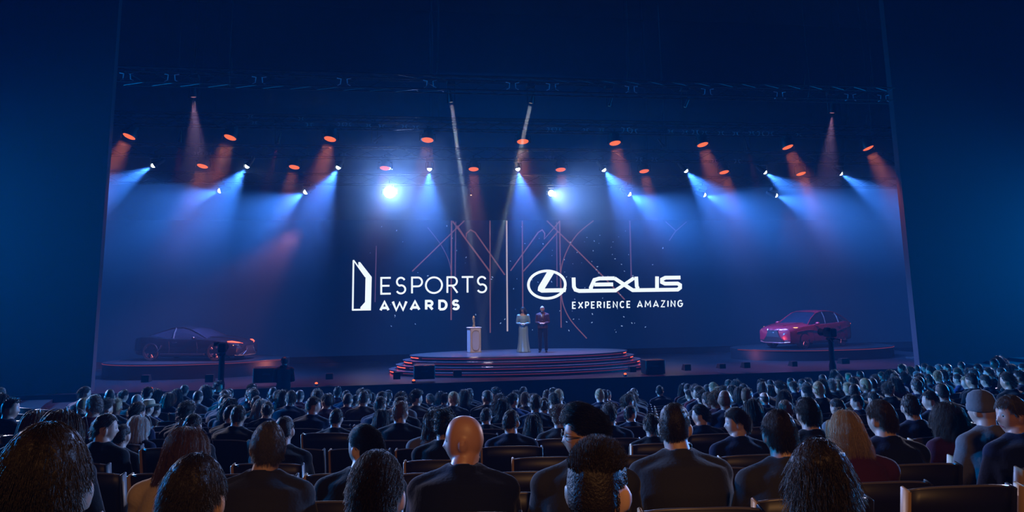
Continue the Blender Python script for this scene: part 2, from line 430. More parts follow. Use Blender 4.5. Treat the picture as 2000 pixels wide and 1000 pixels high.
# ------------------------------------------------------------------ stage: round stepped platform
M_tier = mat('platform_top', (0.09, 0.075, 0.09), 0.3, coat=.2); M_riser = mat('platform_riser', (0.012, 0.008, 0.014), 0.4)
G_red = glow('red_strip', (1.0, 0.07, 0.04), 3.2, True); G_red2 = glow('red_strip_faint', (0.55, 0.07, 0.14), 0.22)
PC = Vector((at_y(1016, 690, 1.4).x, 1.4, 0)); HT = 0.67
plat = thing('stepped_platform', 'round stepped platform at centre stage with red glowing edges', 'platform', PC)
def ell(rx, ry, a): return (rx * math.cos(a), ry * math.sin(a))
for i in range(4):
    rx = 4.42 + .27 * i + (.0 if i < 3 else .0); ry = 2.1 + .30 * i; z1 = HT * (4 - i) / 4; z0 = HT * (3 - i) / 4
    mb = MB(); n = 96
    prof = [(1, z1), (1, z1 - .045), (.985, z1 - .055), (.985, z0)]
    vs = [(ell(rx * s_, ry * s_, 2 * math.pi * k / n) + (z,)) for s_, z in prof for k in range(n)]
    fs = [tuple(range(n))] + [(j * n + (k + 1) % n, j * n + k, (j + 1) * n + k, (j + 1) * n + (k + 1) % n) for j in range(3) for k in range(n)]
    mb.add(vs, fs); o = mb.build('tier', M_tier, plat)
    o.data.materials.append(M_riser)
    for p in o.data.polygons:
        if p.index > n: p.material_index = 1
    # light strips tucked under the lip
    for side, (d0, d1) in (('l', (200, 172)), ('r', (-20, 8))):
        mb = MB(); nn = 14; arcp = [ell(rx * .988, ry * .988, R(d0 + (d1 - d0) * t / nn)) for t in range(nn + 1)]
        mb.tube([(x_, y_, z1 - .075) for x_, y_ in arcp], .013 if i < 3 else .022, 6); mb.build('light_strip', G_red, plat)
    mb = MB(); nn = 40; arcp = [ell(rx * .988, ry * .988, R(205 + 130 * t / nn)) for t in range(nn + 1)]
    mb.tube([(x_, y_, z1 - .075) for x_, y_ in arcp], .012, 6); mb.build('light_strip', G_red2, plat)

# low risers that carry the cars
def riser(px0, px1, py, Yc, label, zt):
    a = at_y(px0, py, Yc); b = at_y(px1, py, Yc)
    t = thing('car_riser', label, 'riser', ((a.x + b.x) / 2, Yc, 0))
    rx = (b.x - a.x) / 2
    mb = MB(); mb.lathe([(1, 0), (1, zt - .05), (1.0, zt)], 64, Matrix.Diagonal((rx, 2.3, 1, 1)).to_3x3()); mb.build('deck', mat('riser_deck', (.008, .007, .010), .45), t, True)
    mb = MB(); n = 60
    mb.tube([(rx * 1.003 * math.cos(R(190 + 160 * i / n)), 2.307 * math.sin(R(190 + 160 * i / n)), zt - .04) for i in range(n + 1)], .015, 6)
    mb.build('light_strip', glow('riser_strip', (.45, .09, .16), .3), t)
    return t
CARZ = 0.30
riser(205, 565, 700, 3.6, 'low dark oval riser under the black coupe', CARZ + .27)
riser(1432, 1735, 690, 3.6, 'low dark oval riser under the red car', CARZ + .17)

# podium with trophy
base = at_z(927, 689, HT); pd = thing('podium', 'pale square podium with oval front panel beside the presenters', 'podium', (base.x, base.y + .25, HT), R(14))
sc_ = (base - CAM).length / 1500; pw, ph_ = .46, .98
M_pod = mat('podium_white', (.62, .55, .55), .5); M_gold = mat('gold_trim', (.75, .52, .22), .3, .7)
mb = MB(); mb.box((0, 0, ph_ / 2), (pw, .42, ph_), bev=.015); mb.build('body', M_pod, pd)
mb = MB(); mb.box((0, 0, ph_ + .015), (pw + .05, .47, .035), bev=.01); mb.build('top', M_pod, pd)
def oval(w, h, n=20):
    r = w / 2; return [(r * math.cos(R(180 * i / n)), (h / 2 - r) + r * math.sin(R(180 * i / n))) for i in range(n + 1)] + [(r * math.cos(R(180 + 180 * i / n)), -(h / 2 - r) + r * math.sin(R(180 + 180 * i / n))) for i in range(n + 1)]
ov = [(x_, z_ + ph_ / 2) for x_, z_ in oval(.33, .80)]
mb = MB(); mb.prism(ov, -.225, -.212); mb.build('front_panel', mat('podium_panel', (.42, .40, .46), .6), pd)
mb = MB(); mb.ribbon(ov[:-1], .022, -.24, .028, closed=True); mb.build('panel_rim', M_gold, pd)
for sx in (-1, 1):
    mb = MB(); mb.box((sx * (pw / 2 - .012), -.212, ph_ / 2), (.022, .02, ph_ - .04)); mb.build('corner_trim', M_gold, pd)
mb = MB(); mb.box((0, -.212, .02), (pw + .03, .06, .04)); mb.build('foot_trim', M_gold, pd)
tr = thing('trophy', 'small gold winged trophy standing on the podium', 'trophy', (pd.location.x + .0, pd.location.y - .02, HT + ph_ + .034), R(10))
mb = MB(); mb.lathe([(.075, 0), (.075, .03), (.05, .045), (.04, .09), (.055, .11), (.0, .115)], 20); mb.build('base', M_gold, tr, True)
mb = MB(); mb.tube([(0, 0, .1), (.01, 0, .17), (-.01, 0, .24), (.005, 0, .31), (.02, 0, .36)], [.03, .045, .05, .035, .018], 12); mb.ball((.022, 0, .385), .026); mb.build('figure', M_gold, tr, True)
for s_ in (-1, 1):
    mb = MB(); mb.tube([(-.01, s_ * .02, .25), (-.03, s_ * .05, .32), (-.015, s_ * .055, .42), (0, s_ * .03, .47)], [(.02, .03), (.03, .02), (.022, .012), (.004, .004)], 10); mb.build('wing', M_gold, tr, True)

# boxes along the stage
def stage_box(name, label, cat, x0, x1, y0, y1, Y, kind='box', group=None):
    b = at_y((x0 + x1) / 2, y1, Y); t_ = at_y((x0 + x1) / 2, y0, Y); w = at_y(x1, y1, Y).x - at_y(x0, y1, Y).x; zb_ = max(b.z, 0) if Y > -2.75 else b.z
    h = t_.z - zb_; t = thing(name, label, cat, (b.x, Y, zb_), 0, group)
    mb = MB()
    if kind == 'wedge':
        mb.prism([(-w / 2, 0), (w / 2, 0), (w / 2, h), (-w / 2, h)], -.0, .3)
        mb = MB(); d = .38; vs = [(-w / 2, 0, 0), (w / 2, 0, 0), (w / 2, d, 0), (-w / 2, d, 0), (-w / 2, -0.0, h), (w / 2, -0.0, h), (w / 2, d * .55, h), (-w / 2, d * .55, h)]
        mb.add(vs, [(3, 2, 1, 0), (4, 5, 6, 7), (0, 1, 5, 4), (1, 2, 6, 5), (2, 3, 7, 6), (3, 0, 4, 7)]); mb.build('cabinet', M_dark, t)
        g = MB(); g.box((0, d * .78 + .01, h / 2), (w * .86, .02, h * .8), Matrix.Rotation(R(25), 3, 'X')); g.build('grille', mat('grille', (.03, .03, .035), .7, bump=.6, bscale=200), t)
    else:
        mb.box((0, .3, h / 2), (w, .6, h), bev=.02); mb.build('casing', M_dark, t)
        for s_ in (-1, 1):
            g = MB(); g.box((s_ * (w / 2 - .04), -.01, h / 2), (.03, .03, h * .9)); g.build('corner_rail', mat('rail', (.05, .05, .055), .4, .6), t)
        g = MB(); g.box((0, -.01, h * .55), (w * .3, .02, .05)); g.build('handle', mat('rail', (.05, .05, .055), .4, .6), t)
    return t
stage_box('equipment_case', 'large black case on the stage just beyond the platform, by the red car side', 'case', 1262, 1300, 703, 731, -2.3)
stage_box('equipment_case', 'black case hiding part of the platform steps below the podium', 'case', 808, 850, 713, 741, -2.6)
stage_box('equipment_case', 'broad low black case beside the dark crouching camera operator', 'case', 493, 545, 718, 748, -2.6)
for i, (x0, x1, y0, y1, l) in enumerate([(768, 782, 727, 741, 'small stage monitor just before the red end of the steps'), (886, 902, 723, 736, 'small stage monitor below the podium'),
        (1231, 1243, 716, 727, 'small stage monitor between the steps and the large black case'), (1338, 1350, 712, 724, 'small stage monitor beyond the large black case'),
        (1406, 1418, 711, 720, 'small round-topped footlight halfway to the red car'), (1454, 1466, 708, 719, 'small stage monitor before the nose of the red car'),
        (1548, 1558, 706, 716, 'small stage monitor below the front wheel of the red car'), (1645, 1660, 700, 711, 'small stage monitor below the rear wheel of the red car'),
        (275, 290, 733, 747, 'small stage monitor below the rear wheel of the black coupe'), (400, 416, 732, 747, 'small stage monitor below the front wheel of the black coupe'),
        (636, 650, 730, 741, 'small stage monitor alone between camera operator and steps')]):
    stage_box('stage_monitor', l, 'stage monitor', x0, x1, y0, y1, -2.62, 'wedge', 'monitors along the stage edge')
# small red footlights by the stage edge
for px, py, l in [(296, 743, 'small red footlight glowing below the coupe, rear wheel side'), (365, 742, 'small red footlight glowing below the coupe doors'), (432, 743, 'small red footlight glowing by the dark post'),
                  (618, 742, 'small red footlight glowing near the lone stage monitor'), (808, 738, 'red footlight glowing at the podium end of the steps'), (1221, 726, 'red footlight glowing at the presenters end of the steps')]:
    p = at_y(px, py, -2.5); t = thing('footlight', l, 'light', (p.x, -2.5, 0), 0, 'red footlights on the stage edge')
    mb = MB(); mb.lathe([(.07, 0), (.07, .05), (.05, .07), (0.0, .07)], 16); mb.build('casing', M_dark, t)
    mb = MB(); mb.ball((0, 0, .09), (.05, .05, .035)); mb.build('lens', glow('foot_red', (1, .12, .04), 2.0, True), t, True)
# ------------------------------------------------------------------ trusses and lamps
M_lens_o = glow('orange_lens', (1.0, 0.15, 0.045), 1.2); M_lens_o2 = glow('orange_ring', (1.0, 0.06, 0.012), 0.5); M_lens_w = glow('white_lens', (0.8, 0.9, 1.0), 14)
M_lens_big = glow('dazzling_lens', (0.85, 0.93, 1.0), 60)
def truss(name, label, xa, xb, Y, z, depth=.45, group=None, seg=.9):
    t = thing(name, label, 'truss', ((xa + xb) / 2, Y, z), 0, group); L = xb - xa; h = depth / 2
    for dy, dz in ((-h, -h), (h, -h), (-h, h), (h, h)):
        mb = MB(); mb.tube([(-L / 2, dy, dz), (L / 2, dy, dz)], .026, 8); mb.build('chord', M_metal, t)
    mb = MB(); n = int(L / seg)
    for i in range(n):
        x0 = -L / 2 + i * L / n; x1 = x0 + L / n
        for a, b in (((x0, -h, -h), (x1, -h, h)), ((x0, h, h), (x1, h, -h)), ((x0, -h, h), (x1, h, h)), ((x0, h, -h), (x1, -h, -h))): mb.tube([a, b], .012, 5)
    mb.build('lattice', M_metal, t)
    for k in range(4):
        x0 = -L / 2 + L * (k + .5) / 4; mb = MB(); mb.tube([(x0, 0, -h - .02), (x0, -h, h), (x0, 0, 18.04 - z)], .011, 6); mb.tube([(x0, h, h), (x0, 0, h + .5)], .011, 6); mb.build('hoist_cable', M_metal, t)
    return t
YW, YB, YF, YR = -1.0, 1.6, 1.5, 4.0     # planes: orange front, orange back, white front, white back
orange_f = [(253, 265), (450, 267), (645, 270), (835, 272), (1021, 275), (1201, 278), (1372, 281), (1538, 286), (1695, 288)]
orange_b = [(396, 323), (575, 325), (752, 327), (925, 329), (1095, 330), (1258, 333), (1414, 335), (1564, 338)]
white_f = [(302, 322), (484, 323), (662, 325), (839, 328), (1011, 328), (1178, 330), (1338, 332), (1492, 335), (1640, 338)]
white_b = [(432, 372), (599, 374), (761, 375), (920, 380), (1076, 377), (1227, 378), (1373, 380), (1513, 381)]
zof = at_y(1000, 275, YW).z; zob = at_y(1000, 329, YB).z; zwf = at_y(1000, 328, YF).z; zwb = at_y(1000, 378, YR).z
truss('lighting_truss', 'horizontal metal truss carrying the upper row of orange lamps', -16.5, 19.5, YW, zof + .60, group='trusses over the stage')
truss('lighting_truss', 'horizontal metal truss carrying the lower row of orange lamps and upper white lamps', -17, 20, YB, zob + .60, group='trusses over the stage')
truss('lighting_truss', 'lowest metal truss carrying the rear row of white lamps', -17, 20, YR, zwb + .60, group='trusses over the stage')
ZH = at_y(1000, 168, -3.6).z
truss('lighting_truss', 'highest metal truss hanging before the stage with pairs of pale brackets', at_y(236, 150, -3.6).x, at_y(1742, 192, -3.6).x, -3.6, ZH, .5, group='trusses over the stage')

def lamp(name, label, P, tgt, lens_m, rad, group, zt, power, col, angle, ring=False, kind='spot'):
    """moving head: base on the truss, yoke, barrel with lens; its light leaves the lens"""
    P = Vector(P); d = (Vector(tgt) - P).normalized(); t = thing(name, label, 'stage light', (P.x, P.y, P.z), 0, group)
    drop = max(zt - P.z, .35)
    mb = MB(); mb.box((0, 0, drop - .08), (.34, .26, .14), bev=.02); mb.tube([(0, 0, drop - .02), (0, 0, drop + .16)], .03, 8); mb.build('base', M_dark, t)
    mb = MB(); s = rad + .06
    mb.tube([(-s, 0, -.08), (-s, 0, drop - .17), (s, 0, drop - .17), (s, 0, -.08)], .022, 8); mb.build('yoke', M_dark, t)
    q = d.to_track_quat('Z', 'Y').to_matrix()
    mb = MB(); mb.lathe([(rad * .55, -.42), (rad * .8, -.36), (rad * .95, -.15), (rad + .02, -.02), (rad + .02, .03), (rad * .97, .03)], 24, q); mb.build('barrel', M_dark, t, True)
    dome = .9 if 'moving' in name else .25
    mb = MB(); mb.lathe([(rad * .95 * math.cos(R(a)), .02 + rad * dome * 1.2 * math.sin(R(a))) for a in (0, 20, 40, 60, 80, 89.5)], 24, q); mb.build('lens', lens_m, t, True)
    if ring:
        mb = MB(); mb.lathe([(rad * .55, .06), (rad * .55, .07), (rad * .35, .07), (rad * .35, .06)], 24, q); mb.build('lens_ring', M_lens_o2, t)
    lp = P + d * (.05 + max(rad * 1.12, .09))
    if kind == 'area': area(name + '_beam', lp, lp + d, rad * 1.9, power, col, angle)
    else: spot(name + '_beam', lp, lp + d, power, col, angle * 1.12, .95, .05)
    return t
ORG = (1.0, 0.16, 0.05)
side = ['first from the black coupe side', 'second from the black coupe side', 'third from the black coupe side', 'fourth from the black coupe side', 'fifth from the black coupe side', 'fifth from the red car side',
        'fourth from the red car side', 'third from the red car side', 'second from the red car side', 'first from the red car side']
def ordn(i, n):
    k = ['first', 'second', 'third', 'fourth', 'fifth']
    return (k[i] + ' from the black coupe side') if i < (n + 1) // 2 else (k[n - 1 - i] + ' from the red car side')
for i, (px, py) in enumerate(orange_f):
    P = at_y(px, py, YW); fan = (px - 1010) / 700
    lamp('wash_light', 'round orange lamp in the upper row, ' + ordn(i, 9), P, P + Vector((fan * .34 , -.22, -1)), M_lens_o, .24, 'orange lamps on the upper row', zof + .37, 42, ORG, 44, True, 'area')
for i, (px, py) in enumerate(orange_b):
    P = at_y(px, py, YB); fan = (px - 1010) / 700
    lamp('wash_light', 'round orange lamp in the lower row, ' + ordn(i, 8), P, P + Vector((fan * .2, -.22, -1)), M_lens_o, .225, 'orange lamps on the lower row', zob + .37, 25, ORG, 38, True, 'area')
WCOL = (0.07, 0.27, 1.0)
def down(a, lat, y=0.0): return (lat * math.cos(R(a)), y, -math.sin(R(a)))
wf_dir = [down(32, -1), down(56, -1), down(62, -1), down(88, -1, -.05), down(80, 1, -.05), down(54, 1), down(48, 1), down(35, 1), down(32, 1)]
wf_ang = [44, 56, 56, 52, 52, 62, 56, 46, 40]
for i, (px, py) in enumerate(white_f):
    P = at_y(px, py, YF)
    lamp('moving_head_light', 'white lamp with blue beam, upper row, ' + ordn(i, 9), P, P + Vector(wf_dir[i]), M_lens_w, .10, 'white lamps on the upper row', zob + .37, 12500, WCOL, wf_ang[i])
wb_dir = [down(15, -1), down(32, -1), None, None, None, down(30, 1), down(18, 1), down(18, 1)]
wb_ang = [60, 70, 60, 0, 60, 72, 60, 54]
for i, (px, py) in enumerate(white_b):
    P = at_y(px, py, YR)
    if i == 3:
        lamp('profile_light', 'small warm spot lamp shining straight down over the screen edge', P, tr.location, glow('warm_lens', (1, .6, .35), 2.5), .05, None, zwb + .37, 1500, (1, .62, .42), 8)
    elif i == 2:
        lamp('moving_head_light', 'dazzling white lamp aimed at the audience above the heading on the screen', P, CAM + Vector((3, 4, 0)), M_lens_big, .27, 'white lamps on the lower row', zwb + .37, 14000, (.26, .42, 1), 60)
    elif i == 4:
        lamp('moving_head_light', 'smaller dazzling white lamp aimed at the audience above the oval emblem', P, CAM + Vector((12, 3, -5)), M_lens_big, .14, 'white lamps on the lower row', zwb + .37, 9000, (.26, .42, 1), 60)
    else:
        lamp('moving_head_light', 'white lamp with wide blue beam, lower row, ' + ordn(i, 8), P, P + Vector(wb_dir[i]), M_lens_w, .11, 'white lamps on the lower row', zwb + .37, 12500, WCOL, wb_ang[i])
# thin beams from the high profile lamps
thin = [('profile_light', 'high lamp with long pale beam reaching down to the screen top', (881, 198), (912, 420), -1.6, 16, (.6, .6, .65), 2.2, .08),
        ('profile_light', 'high lamp with pale beam ending at the centre orange lamp', (1037, 200), (1008, 330), -1.6, 16, (.7, .6, .55), 2.2, .08),
        ('profile_light', 'high lamp with thin teal beam, one in from the centre', (1190, 206), (1160, 300), -1.6, 180, (.15, .55, .75), 6, .05),
        ('profile_light', 'high lamp with faint teal beam over the slogan', (1338, 208), (1300, 290), -1.6, 110, (.1, .45, .75), 8, .05),
        ('profile_light', 'high lamp with wide rose beam over the black coupe side', (378, 188), (384, 330), -1.6, 500, (.9, .38, .48), 27, .1),
        ('profile_light', 'high lamp with wide rose beam over the red car side', (1625, 219), (1618, 340), -1.6, 450, (.9, .34, .46), 25, .1),
        ('profile_light', 'low lamp with narrow crimson beam, between two orange lamps over the coupe', (352, 276), (346, 345), 0.2, 90, (1, .06, .15), 18, .05),
        ('profile_light', 'low lamp with narrow crimson beam before the third upper orange lamp', (543, 279), (526, 350), 0.2, 90, (1, .06, .15), 18, .05),
        ('profile_light', 'low lamp with slanted crimson beam over the slogan end', (1460, 291), (1470, 330), 0.2, 70, (1, .06, .15), 16, .05),
        ('profile_light', 'low lamp with faint crimson beam inside the rose beam', (1615, 295), (1614, 350), 0.2, 70, (1, .06, .15), 16, .05),
        ('profile_light', 'lamp with slanted amber beam beside the dazzling lamp', (731, 277), (686, 312), 0.4, 90, (1, .55, .4), 9, .05),
        ('profile_light', 'lamp with slanted grey beam crossing towards the red car', (1296, 286), (1325, 325), 0.4, 80, (.7, .6, .65), 7, .05)]
barz = {}
for Y_, lb_ in ((-1.6, 'slender metal bar carrying the high beam lamps'), (.3, 'slender metal bar carrying the crimson and slanted beam lamps')):
    zz_ = [at_y(a[0], a[1], Y).z for nm, lb, a, b, Y, pw_, c_, an, rad in thin if abs(Y - Y_) < .3]
    barz[Y_] = max(zz_) + .75; truss('lighting_truss', lb_, -17, 19.5, Y_, barz[Y_] + .12, .22, 'trusses over the stage')
for nm, lb, a, b, Y, pw_, c_, an, rad in thin:
    P = at_y(a[0], a[1], Y); Q = at_y(b[0], b[1], Y + .3)
    lamp(nm, lb, P, Q, glow('dim_lens_%d' % len(MATS), tuple(k * .5 for k in c_), .6), rad, 'slim beam lamps', barz[-1.6 if Y < -1 else .3], pw_ * (1 if an < 3 else 3.5), c_, an, kind='area' if an < 3 else 'spot')
# pairs of pale brackets on the high truss and small clamps on the lower ones
M_pale = mat('pale_bracket', (.7, .7, .75), .4, .3)
def bracket(px, py, Y, s, label, group):
    P = at_y(px, py, Y); zc = ZH if Y < -3 else zof + .6 if Y < 0 else zob + .6; P.z = max(zc - .22, min(zc + .22, P.z)); t = thing('truss_bracket', label, 'bracket', P, 0, group)
    for k in (-1, 1):
        mb = MB(); mb.tube([(k * .24 * s, 0, .13 * s), (k * .10 * s, -.02, .10 * s), (k * .12 * s, 0, -.08 * s), (k * .22 * s, 0, -.13 * s)], .017 * s, 6); mb.build('arm', M_pale, t)
for i, (px, py) in enumerate([(248, 150), (335, 152), (506, 157), (672, 160), (840, 164), (1001, 168), (1079, 170), (1233, 175), (1382, 180), (1523, 186), (1661, 190), (1725, 192)]):
    bracket(px, py, -3.84, 1.0, 'pair of pale curved arms on the high truss, ' + ['outermost on the coupe side', 'second from the coupe end', 'third from the coupe end', 'fourth from the coupe end', 'above the fourth upper orange lamp',
            'just before the centre pale beam', 'just past the centre pale beam', 'above the sixth upper orange lamp', 'above the seventh upper orange lamp', 'above the eighth upper orange lamp', 'second from the red car end', 'outermost on the red car side'][i], 'bracket pairs on the high truss')
mids = [(489, 228, .5), (497, 240, .5), (588, 232, .5), (604, 244, .7), (666, 243, .6), (680, 243, .6), (720, 245, .5), (745, 247, .6), (790, 247, .6), (812, 249, .6), (1075, 253, .7), (1090, 253, .7), (1144, 254, .6), (1175, 254, .6), (1222, 254, .9), (1238, 256, .8), (1310, 257, .6),
        (1338, 258, .6), (1358, 258, .8), (1376, 259, .6), (1408, 260, .7), (1437, 261, .7), (1468, 260, .7), (1486, 261, .8), (1504, 261, .8), (1560, 263, .6), (600, 300, .5), (672, 301, .5), (384, 300, .6), (408, 300, .6), (1070, 308, .7), (1078, 308, .6), (1248, 311, .8), (1278, 311, .7), (1395, 315, .6), (1440, 316, .8)]
ORD = ['first', 'second', 'third', 'fourth', 'fifth', 'sixth', 'seventh', 'eighth', 'ninth']
used_c = set()
for px, py, s in mids:
    up = py < 280; row = orange_f if up else orange_b
    i = min(range(len(row)), key=lambda q: abs(row[q][0] - px)); dx = px - row[i][0]
    for w in (['straight over'] if abs(dx) < 16 else []) + (['just coupe-side of', 'further coupe-side of', 'well coupe-side of'] if dx < 0 else ['just past', 'further past', 'well past']):
        lb = 'small pale clamp on the %s lamp truss, %s its %s orange lamp' % ('upper' if up else 'lower', w, ORD[i])
        if lb not in used_c: break
    used_c.add(lb)
    bracket(px, py, YW - .24 if up else YB - .24, s * .8, lb, 'small clamps on the %s lamp truss' % ('upper' if up else 'lower'))
# ------------------------------------------------------------------ people
def head_surf(d, grow=0.0):
    """point of the head's surface in direction d (unit, rows), head centre at 0, face towards +y"""
    d = np.atleast_2d(d).astype(float); x, y, z = d[:, 0], d[:, 1], d[:, 2]
    sq = np.sign(d) * np.abs(d) ** .9; sq /= np.maximum(1, 1.0) ; p = sq * np.array([0.0745, 0.096, 0.114])
    low = np.clip(-z, 0, 1)
    p[:, 0] *= 1 - .30 * low ** 1.8
    back = (y < 0); p[:, 1] = np.where(back, p[:, 1] * (1 - .30 * low ** 1.5), p[:, 1] * (1 - .10 * low ** 2))
    p[:, 1] += np.where(y > .55, -.006 * np.clip((y - .55) / .45, 0, 1), 0)
    if grow: p = p + d * grow
    return p
def head_verts(n=40, m=30):
    vs, fs = [], []
    D = []
    for i in range(m + 1):
        t = math.pi * i / m
        for k in range(n): w = 2 * math.pi * k / n; D.append((math.sin(t) * math.cos(w), math.sin(t) * math.sin(w), math.cos(t)))
    p = head_surf(np.array(D)); x, z = p[:, 0], p[:, 2]; fr = p[:, 1] > .03
    g = lambda cx, cz, sx, sz: np.exp(-((x - cx) / sx) ** 2 - ((z - cz) / sz) ** 2) * fr
    p[:, 1] += .024 * g(0, -.032, .011, .012) + .013 * g(0, -.012, .009, .016)           # nose
    p[:, 1] -= .010 * (g(.031, .004, .014, .011) + g(-.031, .004, .014, .011))            # sockets
    p[:, 1] += .004 * (g(.03, .022, .02, .007) + g(-.03, .022, .02, .007))                # brow
    p[:, 1] += .006 * g(0, -.061, .020, .006) + .005 * g(0, -.071, .017, .006) - .003 * g(0, -.066, .02, .002)   # lips
    p[:, 1] += .009 * g(0, -.098, .020, .014)                                             # chin
    for i in range(m):
        for k in range(n): q = (k + 1) % n; fs.append((i * n + k, (i + 1) * n + k, (i + 1) * n + q, i * n + q))
    return p.tolist(), fs
def rotz(P, a):
    c, s = math.cos(a), math.sin(a); return [(x * c - y * s, x * s + y * c, z) for x, y, z in P]
def hand(mb, w, d, side, curl=.5, palm=Vector((0, 0, -1))):
    """palm and five separate bent fingers; w wrist, d pointing direction"""
    d = d.normalized(); a = d.cross(palm).normalized(); up = -palm
    def P(f, l, u=0): return w + d * f + a * l + up * u
    mb.tube([P(0, 0), P(.035, 0), P(.085, 0)], [(.026, .017), (.036, .014), (.040, .012)], 10)
    for k, (l, ln) in enumerate([(-.030, .062), (-.010, .075), (.010, .080), (.030, .070)]):
        s1 = ln * .5
        mb.tube([P(.075, l), P(.09 + s1, l * 1.1, -.006 * curl), P(.09 + s1 + ln * .3, l * 1.1, -.03 * curl), P(.09 + s1 + ln * .32, l * 1.1, -.055 * curl)], [.0095, .009, .0085, .007], 7)
    mb.tube([P(.015, -side * .024), P(.045, -side * .048, -.01), P(.075, -side * .055, -.022)], [.012, .011, .008], 7)
def body_mesh(name, pose, yaw, vox=.011, tilt=0.0, build=1.0):
    """one continuous skin. pose: joints of a figure facing +y with the floor at z=0"""
    J = pose; mb = MB(); hc = Vector(J['head']); nk = Vector(J['neck'])
    vs, fs = head_verts(); M = Matrix.Rotation(tilt, 3, 'X'); vs = [tuple(M @ Vector(v)) for v in vs]; vs = rotz(vs, yaw)
    mb.add([Vector(v) + hc for v in vs], fs)
    for s in (-1, 1):
        e = Matrix.Rotation(yaw, 3, 'Z') @ Vector((s * .076, -.004, -.012)) + hc
        ev = MB(); ev.ball((s * .002, 0, 0), (.013, .021, .034), 12, 8); ev.tube([(s * .006, .012, -.02), (s * .013, -.008, .022)], .006, 6)
        Q = Matrix.Rotation(yaw + s * R(-22), 3, 'Z')
        mb.add([Q @ Vector(v) + e for v in ev.v], ev.f)
    b0 = hc + Matrix.Rotation(yaw, 3, 'Z') @ Vector((0, -.02, -.06))
    mb.tube([b0, nk + Vector((0, 0, .03)), nk + Vector((0, -.01, -.04))], [(.062, .066), (.063, .066), (.085, .07)], 16)
    for s in (-1, 1):      # shoulder muscles
        sh = Vector((s * J['arm'][0][0], *J['arm'][0][1:])); mb.tube([nk + Vector((s * .02, -.01, .0)), nk * .45 + sh * .55 + Vector((0, 0, -.01)), sh], [.045, .045, .05], 12)
    sp = [Vector(p) for p in J['spine']]
    mb.tube(sp, [(a * build, b * build) for a, b in J['spine_r']], 20)
    for s in (-1, 1):
        sh, el, wr = [Vector((s * p[0], p[1], p[2])) for p in J['arm']]
        mb.ball(sh, .062); mb.tube([sh, (sh + el) / 2, el, (el + wr) / 2, wr], [.055, .047, .039, .037, .025], 12)
        hand(mb, wr, Vector((s * J['hand'][0], J['hand'][1], J['hand'][2])), s, J.get('curl', .6))
        hp, kn, an = [Vector((s * p[0], p[1], p[2])) for p in J['leg']]
        mb.ball(hp, .09); mb.tube([hp, (hp + kn) / 2, kn, kn * .6 + an * .4 + Vector((0, -.02, 0)), an], [.088, .075, .055, .054, .036], 12)
        mb.tube([an + Vector((0, -.05, -.05)), an + Vector((0, .03, -.055)), an + Vector((s * .02, .17, -.075))], [(.033, .03), (.042, .035), (.036, .016)], 10)
    me = solid(mb, vox, 3, name)
    # eyes and lips as colour areas of the one skin
    me.materials.append(SKINS[0]); me.materials.append(mat('eye_white', (.38, .36, .34), .3)); me.materials.append(mat('lip', (.35, .10, .09), .4)); me.materials.append(mat('iris', (.02, .015, .01), .15))
    Ri = Matrix.Rotation(-yaw, 3, 'Z')
    for p in me.polygons:
        q = Ri @ (p.center - hc)
        if q.y > .06 and abs(q.z) < .13:
            for s in (-1, 1):
                r = math.hypot((q.x - s * .031) / 1.5, q.z - .004)
                if r < .0048: p.material_index = 3
                elif r < .0078: p.material_index = 1
            if abs(q.z + .066) < .0085 and abs(q.x) < .022: p.material_index = 2
    return me
SKINS = [mat('skin_fair', (.50, .30, .22), .5), mat('skin_tan', (.40, .22, .14), .5), mat('skin_brown', (.16, .08, .05), .5), mat('skin_ruddy', (.48, .24, .17), .45)]
SEAT = dict(head=(0, .015, 1.178), neck=(0, -.02, 1.04), spine=[(0, -.02, .46), (0, -.05, .56), (0, -.08, .72), (0, -.075, .88), (0, -.05, .98), (0, -.03, 1.04)],
            spine_r=[(.17, .13), (.17, .13), (.15, .11), (.18, .12), (.15, .10), (.07, .065)], arm=[(.185, -.05, .965), (.25, .02, .70), (.13, .25, .62)], hand=(-.55, .8, -.1),
            leg=[(.10, -.02, .50), (.13, .44, .52), (.13, .46, .10)])
STAND = dict(head=(0, .02, 1.63), neck=(0, -.01, 1.49), spine=[(0, 0, .90), (0, 0, 1.0), (0, -.01, 1.14), (0, -.015, 1.30), (0, -.01, 1.42), (0, -.005, 1.49)],
             spine_r=[(.165, .12), (.165, .12), (.135, .10), (.17, .115), (.15, .09), (.065, .06)], arm=[(.185, -.01, 1.41), (.245, -.02, 1.13), (.08, .21, 1.10)], hand=(-.9, .35, .05),
             leg=[(.095, 0, .90), (.11, .01, .50), (.12, -.02, .09)], curl=.9)
